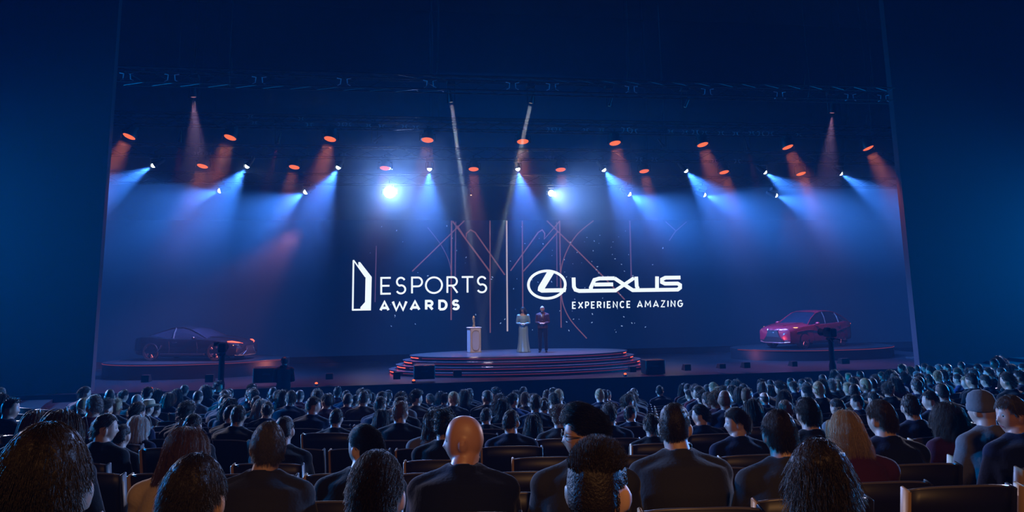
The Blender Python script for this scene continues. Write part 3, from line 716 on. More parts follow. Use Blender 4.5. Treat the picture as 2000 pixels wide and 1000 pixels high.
def cloth_torso(name, J, ext=.022, vox=.014, skirt=None, sleeves=True, trousers=False, build=1.0, low=None):
    mb = MB(); sp = [Vector(p) for p in J['spine']]; rr = [((a + ext) * build, (b + ext) * build) for a, b in J['spine_r']]
    rr[-1] = (.085, .085); rr[-2] = (rr[-2][0] * 1.12, rr[-2][1] * 1.08)
    mb.tube(sp, rr, 24)
    for s in (-1, 1):
        sh, el, wr = [Vector((s * p[0], p[1], p[2])) for p in J['arm']]
        mb.ball(sh + Vector((s * .012, 0, -.005)), .074); nk = Vector(J['neck']); mb.tube([nk + Vector((s * .028, -.012, -.005)), nk * .5 + sh * .5 + Vector((0, 0, -.006)), sh + Vector((0, 0, .005))], [.068, .07, .07], 12)
        if sleeves: mb.tube([sh, (sh + el) / 2, el, (el + wr) / 2, wr + (el - wr) * .06], [.073, .064, .056, .05, .041], 14)
        else: mb.tube([sh, sh * .75 + el * .25], [.073, .068], 12)
    c0 = Vector(J['neck']); mb.tube([c0 + Vector((.078 * math.cos(w), .082 * math.sin(w) - .004, .012 - .030 * math.sin(w))) for w in [2 * math.pi * k / 16 for k in range(17)]], .016, 8)
    return solid(mb, vox, 4, name)
def cloth_legs(name, J, vox=.014):
    mb = MB(); mb.tube([J['spine'][0], J['spine'][1]], [(.185, .145), (.18, .14)], 20)
    for s in (-1, 1):
        hp, kn, an = [Vector((s * p[0], p[1], p[2])) for p in J['leg']]
        mb.ball(hp, .105); mb.tube([hp, (hp + kn) / 2, kn, (kn + an) / 2, an + Vector((0, 0, -.02))], [.102, .09, .075, .07, .062], 14)
    return solid(mb, vox, 4, name)
def collar_mesh():
    mb = MB(); n = 28; vs = []
    for z, r in ((.0, .074), (.034, .066), (.036, .062), (.0, .068)):
        for k in range(n):
            w = 2 * math.pi * k / n; dip = -.03 * max(0, math.sin(w)) ** 2
            vs.append((r * math.cos(w), r * 1.02 * math.sin(w), z + dip))
    fs = [(j * n + k, j * n + (k + 1) % n, ((j + 1) % 4) * n + (k + 1) % n, ((j + 1) % 4) * n + k) for j in range(4) for k in range(n)]
    mb.add(vs, fs); return mb.mesh('shirt_collar')

# hair: a cap over the scalp plus strands (narrow three-sided tubes), all one mesh
def hair_field(style):
    """returns (in_hair(d), lift(d), length, flow)"""
    S = dict(
        short=(.45, .010, .003, .035, 'down'), crop=(.45, .006, .001, .016, 'down'), fade=(.50, .012, .0005, .024, 'up'), slick=(.42, .014, .004, .055, 'back'),
        part=(.45, .016, .004, .050, 'side'), quiff=(.42, .034, .004, .055, 'back'), shaggy=(.45, .012, .008, .075, 'wild'), curly=(.40, .034, .026, .05, 'curl'),
        long=(.40, .014, .010, .34, 'long'), wavy=(.40, .020, .018, .30, 'wave'), bob=(.40, .016, .014, .16, 'long'), bun=(.45, .010, .006, .05, 'back'), balding=(.45, .002, .005, .025, 'down'))
    return S[style]
def hair_mesh(name, style, n_str, wid, seed=0):
    hl, ltop, lside, length, flow = hair_field(style); g = np.random.default_rng(seed)
    def inhair(d):
        x, y, z = d[:, 0], d[:, 1], d[:, 2]
        front = z > hl + .20 * np.abs(x)                     # forehead hairline
        lowb = -.44 if flow not in ('long', 'wave') else -.75
        sideline = np.where(y < -.38, lowb + .45 * np.clip(np.abs(x) - .45, 0, 1), np.where(y < .3, .14, .30))
        side = (y < .5) & (z > sideline)
        if flow in ('long', 'wave'): side = (y < .42) & (z > np.where(y < .1, -.8, -.8 + 1.6 * (y - .1)))
        r = (front & (y >= .5)) | side | (z > .62)
        if style == 'balding': r = side & (z < .45)
        return r
    def lift(d):
        z = d[:, 2]; y = d[:, 1]; t = np.clip((z - .1) / .6, 0, 1); l = lside + (ltop - lside) * t
        if style == 'quiff': l = l + .022 * np.clip(y + .15, 0, 1) * t
        if style == 'fade': l = l + .006 * np.clip(y, 0, 1) * t
        if style == 'part': l = l + .006 * t * np.sign(d[:, 0] - .25)
        return l
    NU, NV = 40, 28; vs = []; idx = {}; fs = []
    D = np.array([(math.sin(math.pi * (i + .5) / NV) * math.cos(2 * math.pi * k / NU), math.sin(math.pi * (i + .5) / NV) * math.sin(2 * math.pi * k / NU), math.cos(math.pi * (i + .5) / NV)) for i in range(NV) for k in range(NU)])
    m = inhair(D); L = lift(D)
    # bumpy cap, tucked into the skin at its border
    mm = m.reshape(NV, NU).astype(float); soft = mm.copy()
    for _ in range(2): soft = (soft + np.roll(soft, 1, 1) + np.roll(soft, -1, 1) + np.vstack([soft[:1], soft[:-1]]) + np.vstack([soft[1:], soft[-1:]])) / 5
    nz = g.normal(0, 1, len(D)) * (.0035 if flow in ('curl', 'wild', 'wave') else .0012)
    off = np.where(m, L * .55 * soft.reshape(-1) + .003 * (soft.reshape(-1) - .55) / .45 + nz * soft.reshape(-1), -.012)
    P = head_surf(D) + D * off[:, None]
    V = [tuple(p) for p in P] + [tuple(head_surf(np.array([[0, 0, 1.]]))[0] + np.array([0, 0, float(lift(np.array([[0, 0, 1.]]))[0]) * .55 if style != 'balding' else -.01]))]
    F = []
    for i in range(NV - 1):
        for k in range(NU):
            q = (k + 1) % NU; c = (i * NU + k, (i + 1) * NU + k, (i + 1) * NU + q, i * NU + q)
            if m[list(c)].sum() >= 2: F.append(c)
    if style != 'balding': F += [(len(V) - 1, k, (k + 1) % NU) for k in range(NU)]
    if style == 'bun':
        b = MB(); b.ball((0, -.115, .055), (.042, .036, .040), 16, 12); o = len(V); V += [tuple(v) for v in b.v]; F += [tuple(i + o for i in f) for f in b.f]
    if flow in ('long', 'wave'):     # inner mass of the falling hair
        b = MB(); zl = -.05 - length * .8
        n = 24; rings = [(.07, .075, 0.0, -.025), (.085, .085, -.06, -.03), (.088, .075, -.12, -.045), (.095, .062, max(zl, -.20), -.055), (.085, .04, zl, -.06)]
        vv = []
        for rx, ry, z, yc in rings:
            for k in range(n):
                w = 2 * math.pi * k / n; yy = yc + ry * math.sin(w); yy = min(yy, .035 if z > -.03 else -.03) if True else yy
                vv.append((rx * math.cos(w), yy, z))
        ff = [(j * n + (k + 1) % n, j * n + k, (j + 1) * n + k, (j + 1) * n + (k + 1) % n) for j in range(len(rings) - 1) for k in range(n)] + [tuple((len(rings) - 1) * n + k for k in range(n))]
        o = len(V); V += vv; F += [tuple(i + o for i in f) for f in ff]
    # strands
    d = g.normal(size=(n_str * 3, 3)); d /= np.linalg.norm(d, axis=1)[:, None]; d = d[inhair(d)][:n_str]; N = len(d)
    lf = lift(d); p = head_surf(d) + d * (lf * .6)[:, None]; up = np.array([0, 0, 1.]); steps = 6 if flow in ('long', 'wave', 'curl', 'wild') else 4
    gr = g.uniform(.75, 1.06, N); ln = length * g.uniform(.65, 1.1, N); ln = ln * (np.where(d[:, 2] < .47, .14, 1.0) if style in ('fade', 'balding') else 1); seg = ln / steps; pts = [p.copy()]
    cl = g.integers(0, 60, N); cdir = g.normal(size=(60, 3)); ph = g.uniform(0, 6.28, 60)[cl]
    for s in range(steps):
        nrm = p / np.array([.0755, .098, .118]) ** 2; nrm /= np.linalg.norm(nrm, axis=1)[:, None]
        f = np.zeros_like(p)
        if flow in ('down',): f += np.array([0, -.3, -.9]) + .35 * d * np.array([1, 0, 0]); f[:, 1] += np.where(d[:, 1] > .2, 1.0, 0) * np.clip(d[:, 2], 0, 1)
        if flow == 'up': f += np.array([0, -.15, -.8]); t_ = d[:, 2] > .45; f[t_] = np.array([.15, .35, .9]) + .5 * d[t_]
        if flow == 'back': f += np.array([0, -1.0, -.45])
        if flow == 'side': f += np.array([0, -.5, -.55]); f[:, 0] += np.where(d[:, 0] > .25, .9, -.9) * np.clip(d[:, 2] + .1, 0, 1)
        if flow == 'wild': f += np.array([0, -.5, -.8]) + .22 * cdir[cl]
        if flow == 'curl': f += 1.3 * cdir[cl] + np.stack([np.sin(ph + s * 2), np.cos(ph + s * 2), np.sin(ph * 2 + s)], 1)
        if flow in ('long', 'wave'):
            f += np.array([0, -.25, -1.0]); f[:, 0] += .35 * d[:, 0]
            if flow == 'wave': f += .55 * np.stack([np.sin(ph + s * 1.5), np.cos(ph + s * 1.5), 0 * ph], 1)
        f += g.normal(0, .05, (N, 3)) + (.09 * cdir[cl] if flow in ('down', 'back', 'side', 'up') else 0)
        k = np.where(d[:, 2:3] < .47, .0, .2) if flow == 'up' else .25 if flow == 'curl' else .03
        f = f / np.linalg.norm(f, axis=1)[:, None]
        dn = (f * nrm).sum(1)[:, None]; f = f - nrm * np.minimum(dn, 0) + nrm * k * float(s < 2)
        f /= np.linalg.norm(f, axis=1)[:, None]
        p = p + f * seg[:, None]
        # keep outside the head
        e = np.array([.0775, .099, .117]) + (lf * gr)[:, None]; q = np.sqrt(((p / e) ** 2).sum(1)); push = (q < 1) & (p[:, 2] > -.09)
        p[push] = p[push] / q[push][:, None]
        if flow in ('long', 'wave'):
            p[:, 1] = np.where(p[:, 2] < -.08, np.minimum(p[:, 1], -.035 + .0 * p[:, 1]), p[:, 1]) if s > 2 else p[:, 1]
        if flow in ('long', 'wave'):
            fr = (p[:, 1] > .0) & (np.abs(p[:, 0]) < .068) & (p[:, 2] < .05); p[fr, 0] = np.where(d[fr, 0] >= 0, 1, -1) * .072
        pts.append(p.copy())
    pts = np.array(pts)                                     # steps+1, N, 3
    a = g.normal(size=(N, 3)); tv = pts[-1] - pts[0]; a = np.cross(tv, a); a /= np.linalg.norm(a, axis=1)[:, None] + 1e-9; b = np.cross(tv, a); b /= np.linalg.norm(b, axis=1)[:, None] + 1e-9
    allv = []
    for s in range(steps + 1):
        w = wid * (1 - .75 * s / steps)
        for c in range(3):
            t = 2.094 * c; allv.append(pts[s] + a * (w * math.cos(t)) + b * (w * math.sin(t)))
    A = np.array(allv)                                      # (steps+1)*3, N, 3
    o = len(V); K = (steps + 1) * 3; A = A.transpose(1, 0, 2).reshape(-1, 3)
    base = (np.arange(N) * K + o)[:, None, None]
    quad = np.array([(s * 3 + c, s * 3 + (c + 1) % 3, s * 3 + 3 + (c + 1) % 3, s * 3 + 3 + c) for s in range(steps) for c in range(3)])[None]
    Q = (base + quad).reshape(-1, 4)
    V = V + A.tolist(); F = F + Q.tolist()
    me = bpy.data.meshes.new(name); me.from_pydata(V, [], F); me.update(); me.shade_smooth(); return me

HAIRM = {}
def hairmat(k):
    c = dict(black=(.006, .005, .005), dark=(.014, .009, .007), brown=(.034, .020, .012), chestnut=(.10, .05, .025), blonde=(.34, .23, .12), grey=(.22, .21, .20), white=(.55, .52, .48), greydark=(.07, .06, .055))[k]
    return mat('hair_' + k, c, .5, spec=.28, bump=.5, bscale=150)
CLOTH = dict(black=(.010, .010, .012), navy=(.010, .013, .035), charcoal=(.03, .03, .033), brown=(.05, .03, .022), cream=(.55, .42, .28), white=(.6, .6, .6), grey=(.14, .14, .15), plum=(.06, .015, .03), blue=(.02, .05, .16), wine=(.10, .01, .02), tan=(.25, .15, .09))
def clothmat(k):
    m =  mat('cloth_' + k, CLOTH[k], .9, spec=.12, bump=.25, bscale=60)
    b = m.node_tree.nodes['Principled BSDF']; b.inputs['Sheen Weight'].default_value = .14; b.inputs['Sheen Roughness'].default_value = .35; return m
YAWS = [0, 22, -22, 55, -55, 85, -85]
BODY = {y: body_mesh('seated_body', SEAT, R(y), .0165) for y in YAWS}; BNEAR = {}
def bnear(y):
    if y not in BNEAR: BNEAR[y] = body_mesh('seated_body_fine', SEAT, R(y), .0095)
    return BNEAR[y]
JACK = {'slim': cloth_torso('jacket_slim', SEAT, .020, build=.94), 'mid': cloth_torso('jacket', SEAT, .026, build=1.04), 'broad': cloth_torso('jacket_broad', SEAT, .034, build=1.17)}
TROU = cloth_legs('trousers', SEAT)
COLL = collar_mesh()
def shoe_mesh(J, s):
    an = Vector((s * J['leg'][2][0], *J['leg'][2][1:])); mb = MB()
    mb.tube([an + Vector((0, -.055, -.045)), an + Vector((0, 0, -.03)), an + Vector((s * .01, .08, -.05)), an + Vector((s * .02, .19, -.068))], [(.036, .036), (.045, .05), (.048, .036), (.036, .022)], 12)
    mb.box(an + Vector((s * .01, .06, -.085)), (.085, .26, .022), bev=.008); return solid(mb, .009, 2, 'shoe')
SHOES = [shoe_mesh(SEAT, s) for s in (-1, 1)]
STY = ['short', 'crop', 'fade', 'slick', 'part', 'quiff', 'shaggy', 'curly', 'long', 'wavy', 'bob', 'bun', 'balding']
HFAR = {s: hair_mesh('hair_' + s, s, 900 if s in ('long', 'wavy', 'bob') else 480, .0026, i) for i, s in enumerate(STY)}
HNEAR = {}
def hnear(s):
    if s not in HNEAR: HNEAR[s] = hair_mesh('hair_fine_' + s, s, 8000 if s not in ('long', 'wavy', 'bob', 'shaggy', 'curly') else 6500, .0010, 50 + STY.index(s))
    return HNEAR[s]
HEAD0 = Vector(SEAT['head'])
def glasses_mesh():
    mb = MB()
    for s in (-1, 1):
        mb.tube([(s * .034 + .026 * math.cos(2 * math.pi * k / 18), .103, .002 + .020 * math.sin(2 * math.pi * k / 18)) for k in range(19)], .0022, 5, False)
        mb.tube([(s * .060, .100, .006), (s * .079, .06, .006), (s * .083, -.005, .002), (s * .08, -.02, -.012)], .0022, 5)
    mb.tube([(-.008, .104, .006), (0, .107, .008), (.008, .104, .006)], .002, 5); return mb.mesh('glasses')
GLASS = glasses_mesh()
def beanie_mesh():
    mb = MB(); mb.lathe([(.092, -.005), (.098, .0), (.099, .035), (.094, .04), (.093, .075), (.078, .112), (.045, .135), (.0, .142)], 24); return mb.mesh('beanie')
def cowboy_mesh():
    mb = MB(); n = 32; rings = []
    for r, z, curl in ((.185, .045, .045), (.15, .038, .02), (.098, .035, 0), (.095, .06, 0), (.086, .12, 0), (.07, .145, 0), (.0, .13, 0)):
        rings.append([(r * math.cos(2 * math.pi * k / n), 1.15 * r * math.sin(2 * math.pi * k / n), z + curl * math.cos(2 * math.pi * k / n) ** 2) for k in range(n)])
    vs = [v for r in rings for v in r]; fs = [(j * n + k, j * n + (k + 1) % n, (j + 1) * n + (k + 1) % n, (j + 1) * n + k) for j in range(6) for k in range(n)]
    mb.add(vs, fs); return mb.mesh('cowboy_hat')
def cap_mesh():
    mb = MB(); mb.lathe([(.088, .02), (.09, .05), (.082, .09), (.055, .122), (0, .135)], 24); mb.tube([(0, .06, .03), (0, .12, .028), (0, .165, .02)], [(.075, .006), (.072, .005), (.04, .004)], 12); return mb.mesh('cap')
HATS = {}
def person(label, P, rz, style='short', hair='dark', cloth='charcoal', skin=0, yaw=0, size=1.0, build='mid', near=False, collar=False, legs=True, extras=(), group=None, hat=None, fine=False):
    y = min(YAWS, key=lambda a: abs(a - yaw))
    b = link_m('person', bnear(y) if near or fine else BODY[y], SKINS[skin], None, P); b.rotation_euler = (0, 0, rz); b.scale = (size, size, size); tag(b, label, 'person', group)
    if style:
        h = link_m('hair', hnear(style) if near else HFAR[style], hairmat(hair), b, HEAD0); h.rotation_euler = (0, 0, R(y))
    if hat:
        if hat not in HATS: HATS[hat] = dict(beanie=beanie_mesh, cowboy=cowboy_mesh, cap=cap_mesh)[hat]()
        h = link_m({'beanie': 'knitted_hat', 'cowboy': 'cowboy_hat', 'cap': 'cap'}[hat], HATS[hat], clothmat({'beanie': 'grey', 'cowboy': 'cream', 'cap': 'black'}[hat]), b, HEAD0); h.rotation_euler = (0, 0, R(y))
    link_m('jacket', JACK[build], clothmat(cloth), b)
    if legs: link_m('trousers', TROU, clothmat('black'), b)
    if legs == 2:
        for sm_ in SHOES: link_m('shoe', sm_, mat('shoe_leather', (.012, .01, .01), .35), b)
    if collar: link_m('shirt_collar', COLL, mat('shirt_white', (.62, .56, .45), .7), b, (0, -.022, 1.035))
    if 'glasses' in extras: g = link_m('glasses', GLASS, mat('glasses_frame', (.01, .01, .01), .3), b, HEAD0); g.rotation_euler = (0, 0, R(y))
    if 'sunglasses' in extras: g = link_m('sunglasses', GLASS, mat('glasses_frame', (.01, .01, .01), .3), b, HEAD0 + Vector((0, -.06, .085))); g.rotation_euler = (0, 0, R(y))
    return b

# ------------------------------------------------------------------ theatre seats
M_seat = mat('seat_cloth', (.055, .008, .018), .85, bump=.3, bscale=80); M_back = mat('seat_back_shell', (.012, .010, .016), .45); M_wood = mat('seat_side_wood', (.42, .26, .13), .45); M_rim = mat('seat_rim', (.10, .09, .11), .35)
def curved_panel(w, z0, z1, y0, lean_, th, bow=.035, n=10, m=6):
    vs, fs = [], []
    for side in (0, 1):
        for j in range(m + 1):
            t = j / m; z = z0 + (z1 - z0) * t
            for i in range(n + 1):
                u = -1 + 2 * i / n; vs.append((u * w / 2, y0 - lean_ * t - bow * (1 - u * u) + (th if side else 0), z - .018 * abs(u) ** 3 * (t > .9)))
    K = (n + 1) * (m + 1)
    for side in (0, 1):
        for j in range(m):
            for i in range(n):
                q = side * K + j * (n + 1) + i; f = (q, q + 1, q + n + 2, q + n + 1); fs.append(f if not side else f[::-1])
    edge = [i for i in range(n + 1)] + [j * (n + 1) + n for j in range(1, m + 1)] + [m * (n + 1) + i for i in range(n - 1, -1, -1)] + [j * (n + 1) for j in range(m - 1, 0, -1)]
    for a, b in zip(edge, edge[1:] + edge[:1]): fs.append((b, a, a + K, b + K))
    return vs, fs
def seat_meshes():
    D = {}
    mb = MB(); mb.add(*curved_panel(.50, .42, .93, -.20, .10, .055)); D['back_cushion'] = (mb.mesh('back_cushion'), M_seat)
    mb = MB(); mb.add(*curved_panel(.53, .36, .96, -.225, .115, .022)); D['back_shell'] = (mb.mesh('back_shell'), M_back)
    mb = MB(); mb.tube([(-.262 + .524 * i / 10, -.225 - .115 - .035 * (1 - (-1 + i / 5) ** 2) + .011, .962 - .018 * abs(-1 + i / 5) ** 3) for i in range(11)], .008, 6); D['top_rim'] = (mb.mesh('top_rim'), M_rim)
    mb = MB(); mb.box((0, .0, .42), (.49, .44, .09), bev=.03); D['seat_cushion'] = (mb.mesh('seat_cushion'), M_seat)
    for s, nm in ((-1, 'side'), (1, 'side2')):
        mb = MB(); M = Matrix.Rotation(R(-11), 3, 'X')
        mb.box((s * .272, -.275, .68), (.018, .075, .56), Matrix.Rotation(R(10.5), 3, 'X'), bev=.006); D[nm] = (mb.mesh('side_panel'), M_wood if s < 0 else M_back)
    for s, nm in ((-1, 'arm'), (1, 'arm2')):
        mb = MB(); mb.box((s * .285, -.02, .62), (.05, .34, .035), bev=.012); mb.box((s * .285, -.06, .36), (.03, .12, .52), bev=.01); mb.box((s * .285, -.04, .015), (.06, .3, .03), bev=.01); D[nm] = (mb.mesh('armrest'), M_back)
    return D
SM = seat_meshes()
SEATMAP = (('back_shell', 'back_shell'), ('back_cushion', 'back_cushion'), ('top_rim', 'top_rim'), ('seat_cushion', 'seat_cushion'), ('side', 'side_panel'), ('side2', 'side_panel'), ('arm', 'armrest'), ('arm2', 'armrest'))
one = MB()
def far_seat_mesh():
    mb = MB(); me = bpy.data.meshes.new('theatre_seat'); vs, fs, mi = [], [], []; mats = [M_seat, M_back, M_rim, M_wood]
    for k in ('back_shell', 'back_cushion', 'top_rim', 'seat_cushion', 'side', 'side2', 'arm', 'arm2'):
        s, m_ = SM[k]; o = len(vs); vs += [tuple(v.co) for v in s.vertices]; fs += [tuple(i + o for i in p.vertices) for p in s.polygons]; mi += [mats.index(m_)] * len(s.polygons)
    me.from_pydata(vs, [], fs); me.update(); [me.materials.append(m_) for m_ in mats]; me.polygons.foreach_set('material_index', mi); return me
FARSEAT = far_seat_mesh()
for k, (me_, m_) in SM.items():
    me_.materials.append(m_)
def theatre_seat(P, rz, label, parts=True, group=None):
    if parts:
        t = thing('theatre_seat', label, 'seat', P, rz, group)
        for k, nm in SEATMAP: link(nm, SM[k][0], None, t)
        return t
    o = link('theatre_seat', FARSEAT, None, None, P); o.rotation_euler = (0, 0, rz); return tag(o, label, 'seat', group)
# ------------------------------------------------------------------ the audience
def face(P, ctr=Vector((0, 2, 0))): return math.atan2(ctr.y - P.y, ctr.x - P.x) - math.pi / 2
def row_of(Rr): return round((R0 - Rr) / STEP)
PLACED = []      # (px, py_top, half width in px, depth)
def put(px, top, wpx, label, **k):
    """seat a person whose head is centred at px with its top at `top`, and is wpx wide"""
    st_, yw_ = k.get('style'), abs(k.get('yaw', 0)); realw = (.16 if st_ is None else .168 if st_ == 'crop' else .186) + (.014 if yw_ == 55 else .034 if yw_ == 85 else 0)
    depth = realw * FPX / wpx
    for _ in range(12):
        P = at_d(px, top, depth)
        if all(math.hypot(P.x - q[4].x, P.y - q[4].y) > .53 for q in PLACED): break
        depth *= 1.03
    P = at_d(px, top, depth); Rr = math.hypot(P.x, P.y)
    k_ = (R0 - Rr) / STEP; fz = floor_z(R0 - round(k_) * STEP)
    extra = {'quiff': .035, 'curly': .03, 'shaggy': .018, 'bun': .01, 'fade': .018, 'slick': .012, 'part': .012, 'long': .01, 'wavy': .015}.get(k.get('style'), .005)
    size = (P.z - fz) / (1.296 + extra); size = max(.90, min(1.16, size))
    rz = face(P); off = Matrix.Rotation(rz, 3, 'Z') @ Vector((0, .015 * size, 0))
    Q = Vector((P.x, P.y, fz)) - off
    PLACED.append((px, top, wpx / 2, depth, Q)); k.setdefault('size', size)
    return person(label, Q, rz, legs=2 if depth < 6 else True, fine=depth < 8, **k)
N = dict(near=True)
A = [
 # nearest row
 (91, 828, 168, 'person with thick dark hair and white collar in the front corner, coupe side', dict(style='short', hair='dark', collar=True, cloth='black', yaw=22, near=True, size=None)),
 (381, 888, 138, 'person with short dark brown hair, seated next to an empty seat in the closest row', dict(style='short', hair='dark', yaw=0, near=True)),
 (735, 880, 132, 'person with slicked dark hair and a curved parting, below the bald spectator', dict(style='slick', hair='dark', yaw=0, near=True)),
 (1164, 856, 134, 'person with faded sides and tousled greyish top, ear lit orange', dict(style='fade', hair='dark', yaw=-22, near=True)),
 (1597, 852, 136, 'person with shaggy brown shoulder-length hair in the closest row', dict(style='shaggy', hair='dark', yaw=-22, near=True)),
 # second rows
 (906, 808, 76, 'bald person in a dark suit turning his face towards the coupe side', dict(style=None, skin=3, cloth='navy', yaw=85, build='broad')),
 (525, 824, 68, 'grey-haired person with glasses and white collar in a charcoal suit', dict(style='short', hair='greydark', cloth='charcoal', yaw=22, collar=True, extras=('glasses',), build='broad', near=True)),
 (365, 832, 76, 'person with long reddish blonde hair and a cream top', dict(style='long', hair='chestnut', cloth='cream', build='slim', near=True)),
 (711, 828, 72, 'person with wavy combed-back dark hair beside the bald spectator', dict(style='slick', hair='dark', yaw=55, cloth='black', near=True)),
 (1136, 788, 80, 'person with a tall dark quiff and black glasses looking sideways', dict(style='quiff', hair='black', yaw=85, cloth='charcoal', extras=('glasses',), near=True, skin=1)),
 (1316, 786, 62, 'person with closely cropped hair in a broad dark suit before the yellow-edged seat', dict(style='crop', hair='dark', cloth='charcoal', yaw=-22, build='broad', near=True)),
 (1519, 800, 70, 'person with short brown hair and white collar beside the profile spectator', dict(style='short', hair='dark', cloth='charcoal', collar=True, near=True)),
 (1436, 795, 52, 'person with swept brown hair seen in profile with a white collar', dict(style='part', hair='brown', cloth='navy', yaw=85, collar=True, near=True)),
 (1651, 802, 60, 'person with wavy shoulder-length blonde hair', dict(style='bob', hair='blonde', cloth='plum', build='slim', near=True)),
 (1718, 781, 60, 'person with thinning brown hair and white collar, head turned, before the row of empty seats', dict(style='short', hair='brown', cloth='navy', yaw=22, collar=True, near=True)),
 (1576, 776, 48, 'person with squared black hair and a white collar behind the shaggy-haired spectator', dict(style='short', hair='black', cloth='black', collar=True, near=True)),
 (1972, 772, 66, 'person in profile with grey-brown hair and a dark jacket at the frame edge', dict(style='short', hair='greydark', cloth='navy', yaw=85, skin=3, collar=True, build='broad', near=True)),
 (1914, 766, 42, 'person in a pale knitted hat and light jacket', dict(style=None, hat='beanie', cloth='grey', yaw=22)),
 (1850, 785, 50, 'person with wavy brown hair and a plum top on the red car side', dict(style='wavy', hair='brown', cloth='plum', build='slim', near=True)),
 (1777, 770, 40, 'person with short dark hair behind the wavy-haired spectator', dict(style='short', hair='dark', cloth='navy', yaw=-22)),
 (1815, 763, 32, 'person with dark hair turned to the side, next to the bob of grey hair', dict(style='short', hair='dark', cloth='navy', yaw=55)),
 (121, 798, 60, 'person with straight brown hair just beyond the thick-haired corner spectator', dict(style='long', hair='brown', cloth='black', build='slim')),
 (72, 801, 46, 'person with long brown hair at the coupe side of another long-haired head', dict(style='long', hair='chestnut', cloth='black', build='slim')),
 (208, 806, 48, 'person with dark swept hair turning towards the screen heading', dict(style='part', hair='dark', cloth='black', yaw=-55)),
 (239, 828, 40, 'person with round dark cropped head in a black jacket', dict(style='crop', hair='dark', cloth='black')),
 (270, 823, 36, 'person with long white-blonde hair', dict(style='long', hair='white', cloth='navy', build='slim')),
 (290, 783, 24, 'person in a cream cowboy hat', dict(style='short', hair='brown', hat='cowboy', cloth='grey', yaw=-22)),
 (303, 806, 24, 'person in a bright blue jacket behind the white-blonde hair', dict(style='short', hair='dark', cloth='blue', yaw=-22)),
 (378, 808, 40, 'person with dark hair and sunglasses pushed up on the head', dict(style='short', hair='black', cloth='black', extras=('sunglasses',))),
 (556, 812, 40, 'person with a smooth closely shaved head behind the grey-haired glasses wearer', dict(style='crop', hair='dark', cloth='black', build='broad')),
 (657, 820, 32, 'person with round dark head just coupe-side of the wavy combed hair', dict(style='short', hair='black', cloth='black')),
 (745, 826, 30, 'person with long dark hair and a gold neckline behind the parted hair', dict(style='long', hair='black', cloth='tan', build='slim')),
 (868, 797, 44, 'person with bushy curly dark hair behind the bald spectator', dict(style='curly', hair='black', cloth='black')),
 (845, 813, 26, 'person with short hair in profile beside the curly hair', dict(style='short', hair='dark', cloth='charcoal', yaw=55)),
 (950, 809, 28, 'person with dark hair and warm-lit cheek tucked beyond the bald head', dict(style='short', hair='dark', cloth='black', yaw=-22)),
 (998, 800, 38, 'person with short dark hair showing an ear, just beyond the bald spectator shoulder', dict(style='short', hair='dark', cloth='navy', yaw=-22)),
 (1041, 809, 32, 'person with straight long black hair between short-haired spectators', dict(style='long', hair='black', cloth='navy', build='slim')),
 (1092, 790, 34, 'person with wavy light brown hair beside the tall quiff', dict(style='curly', hair='chestnut', cloth='charcoal')),
 (1189, 786, 32, 'person with tall dark hair in a navy jacket just past the quiff', dict(style='quiff', hair='black', cloth='navy')),
 (1231, 793, 30, 'person with short dark hair over a broad navy jacket, past the quiff', dict(style='short', hair='dark', cloth='navy', yaw=-55)),
 (1272, 826, 38, 'person with fluffy dark hair low beside the cropped suit wearer', dict(style='shaggy', hair='black', cloth='black')),
 (1366, 789, 36, 'person with rounded dark hair and lit cheek past the cropped suit wearer', dict(style='slick', hair='black', cloth='navy', yaw=55)),
 (1469, 778, 32, 'person with tall dark hair between two collared spectators', dict(style='long', hair='black', cloth='black')),
 (1493, 783, 22, 'person with balding crown beyond the tall dark hair', dict(style='balding', hair='dark', cloth='navy', skin=3)),
 (1533, 781, 32, 'person with sandy hair low behind squared black hair', dict(style='short', hair='chestnut', cloth='navy')),
 (1634, 778, 30, 'person with dark rounded hair behind the blonde hair', dict(style='short', hair='black', cloth='grey', yaw=22)),
 (1672, 770, 28, 'person with dark hair whose face is turned, above the blonde hair', dict(style='short', hair='black', cloth='navy', yaw=55)),
 (1705, 766, 26, 'person with round black hair over the thinning brown head', dict(style='short', hair='black', cloth='navy')),
]
for px, top, w, lb, k in A:
    k = {a: b for a, b in k.items() if b is not None or a == 'style'}
    put(px, top, w, lb, **k)
put_n = len(PLACED)
# heads far down the hall, one by one where the photo shows them
def outline(px):      # top edge of the crowd, in the photograph
    X = [0, 60, 120, 240, 400, 520, 660, 800, 1000, 1100, 1270, 1400, 1500, 1640, 1700, 1780, 1860, 1930, 2000]
    Y = [757, 752, 758, 756, 752, 745, 748, 750, 747, 752, 742, 732, 731, 712, 720, 706, 706, 696, 696]
    return float(np.interp(px, X, Y))
def zone(px, py, d):
    cols = [(150, 'by the coupe-side wall'), (330, 'around the cowboy hat'), (520, 'below the coupe nose'), (700, 'below the doorway emblem'), (860, 'below the podium steps'), (1010, 'below the podium'),
            (1150, 'below the presenters'), (1300, 'below the big case'), (1450, 'below the slogan end'), (1600, 'below the red car nose'), (1760, 'below the red car'), (1900, 'past the red car'), (3000, 'by the far wall')]
    c = next(t for x, t in cols if px < x)
    r = 'close' if d < 6.5 else 'middle' if d < 9.5 else 'distant' if d < 13 else 'farthest'
    return c, r
def short_label(lb, n=11):
    w = lb.replace(',', '').split()[:n]
    while w[-1] in 'a an the and in with of on to by over at his her behind beside before past next below just seen hair'.split()[:-1]: w.pop()
    return ' '.join(w)
rp = random.Random(11); cand = []
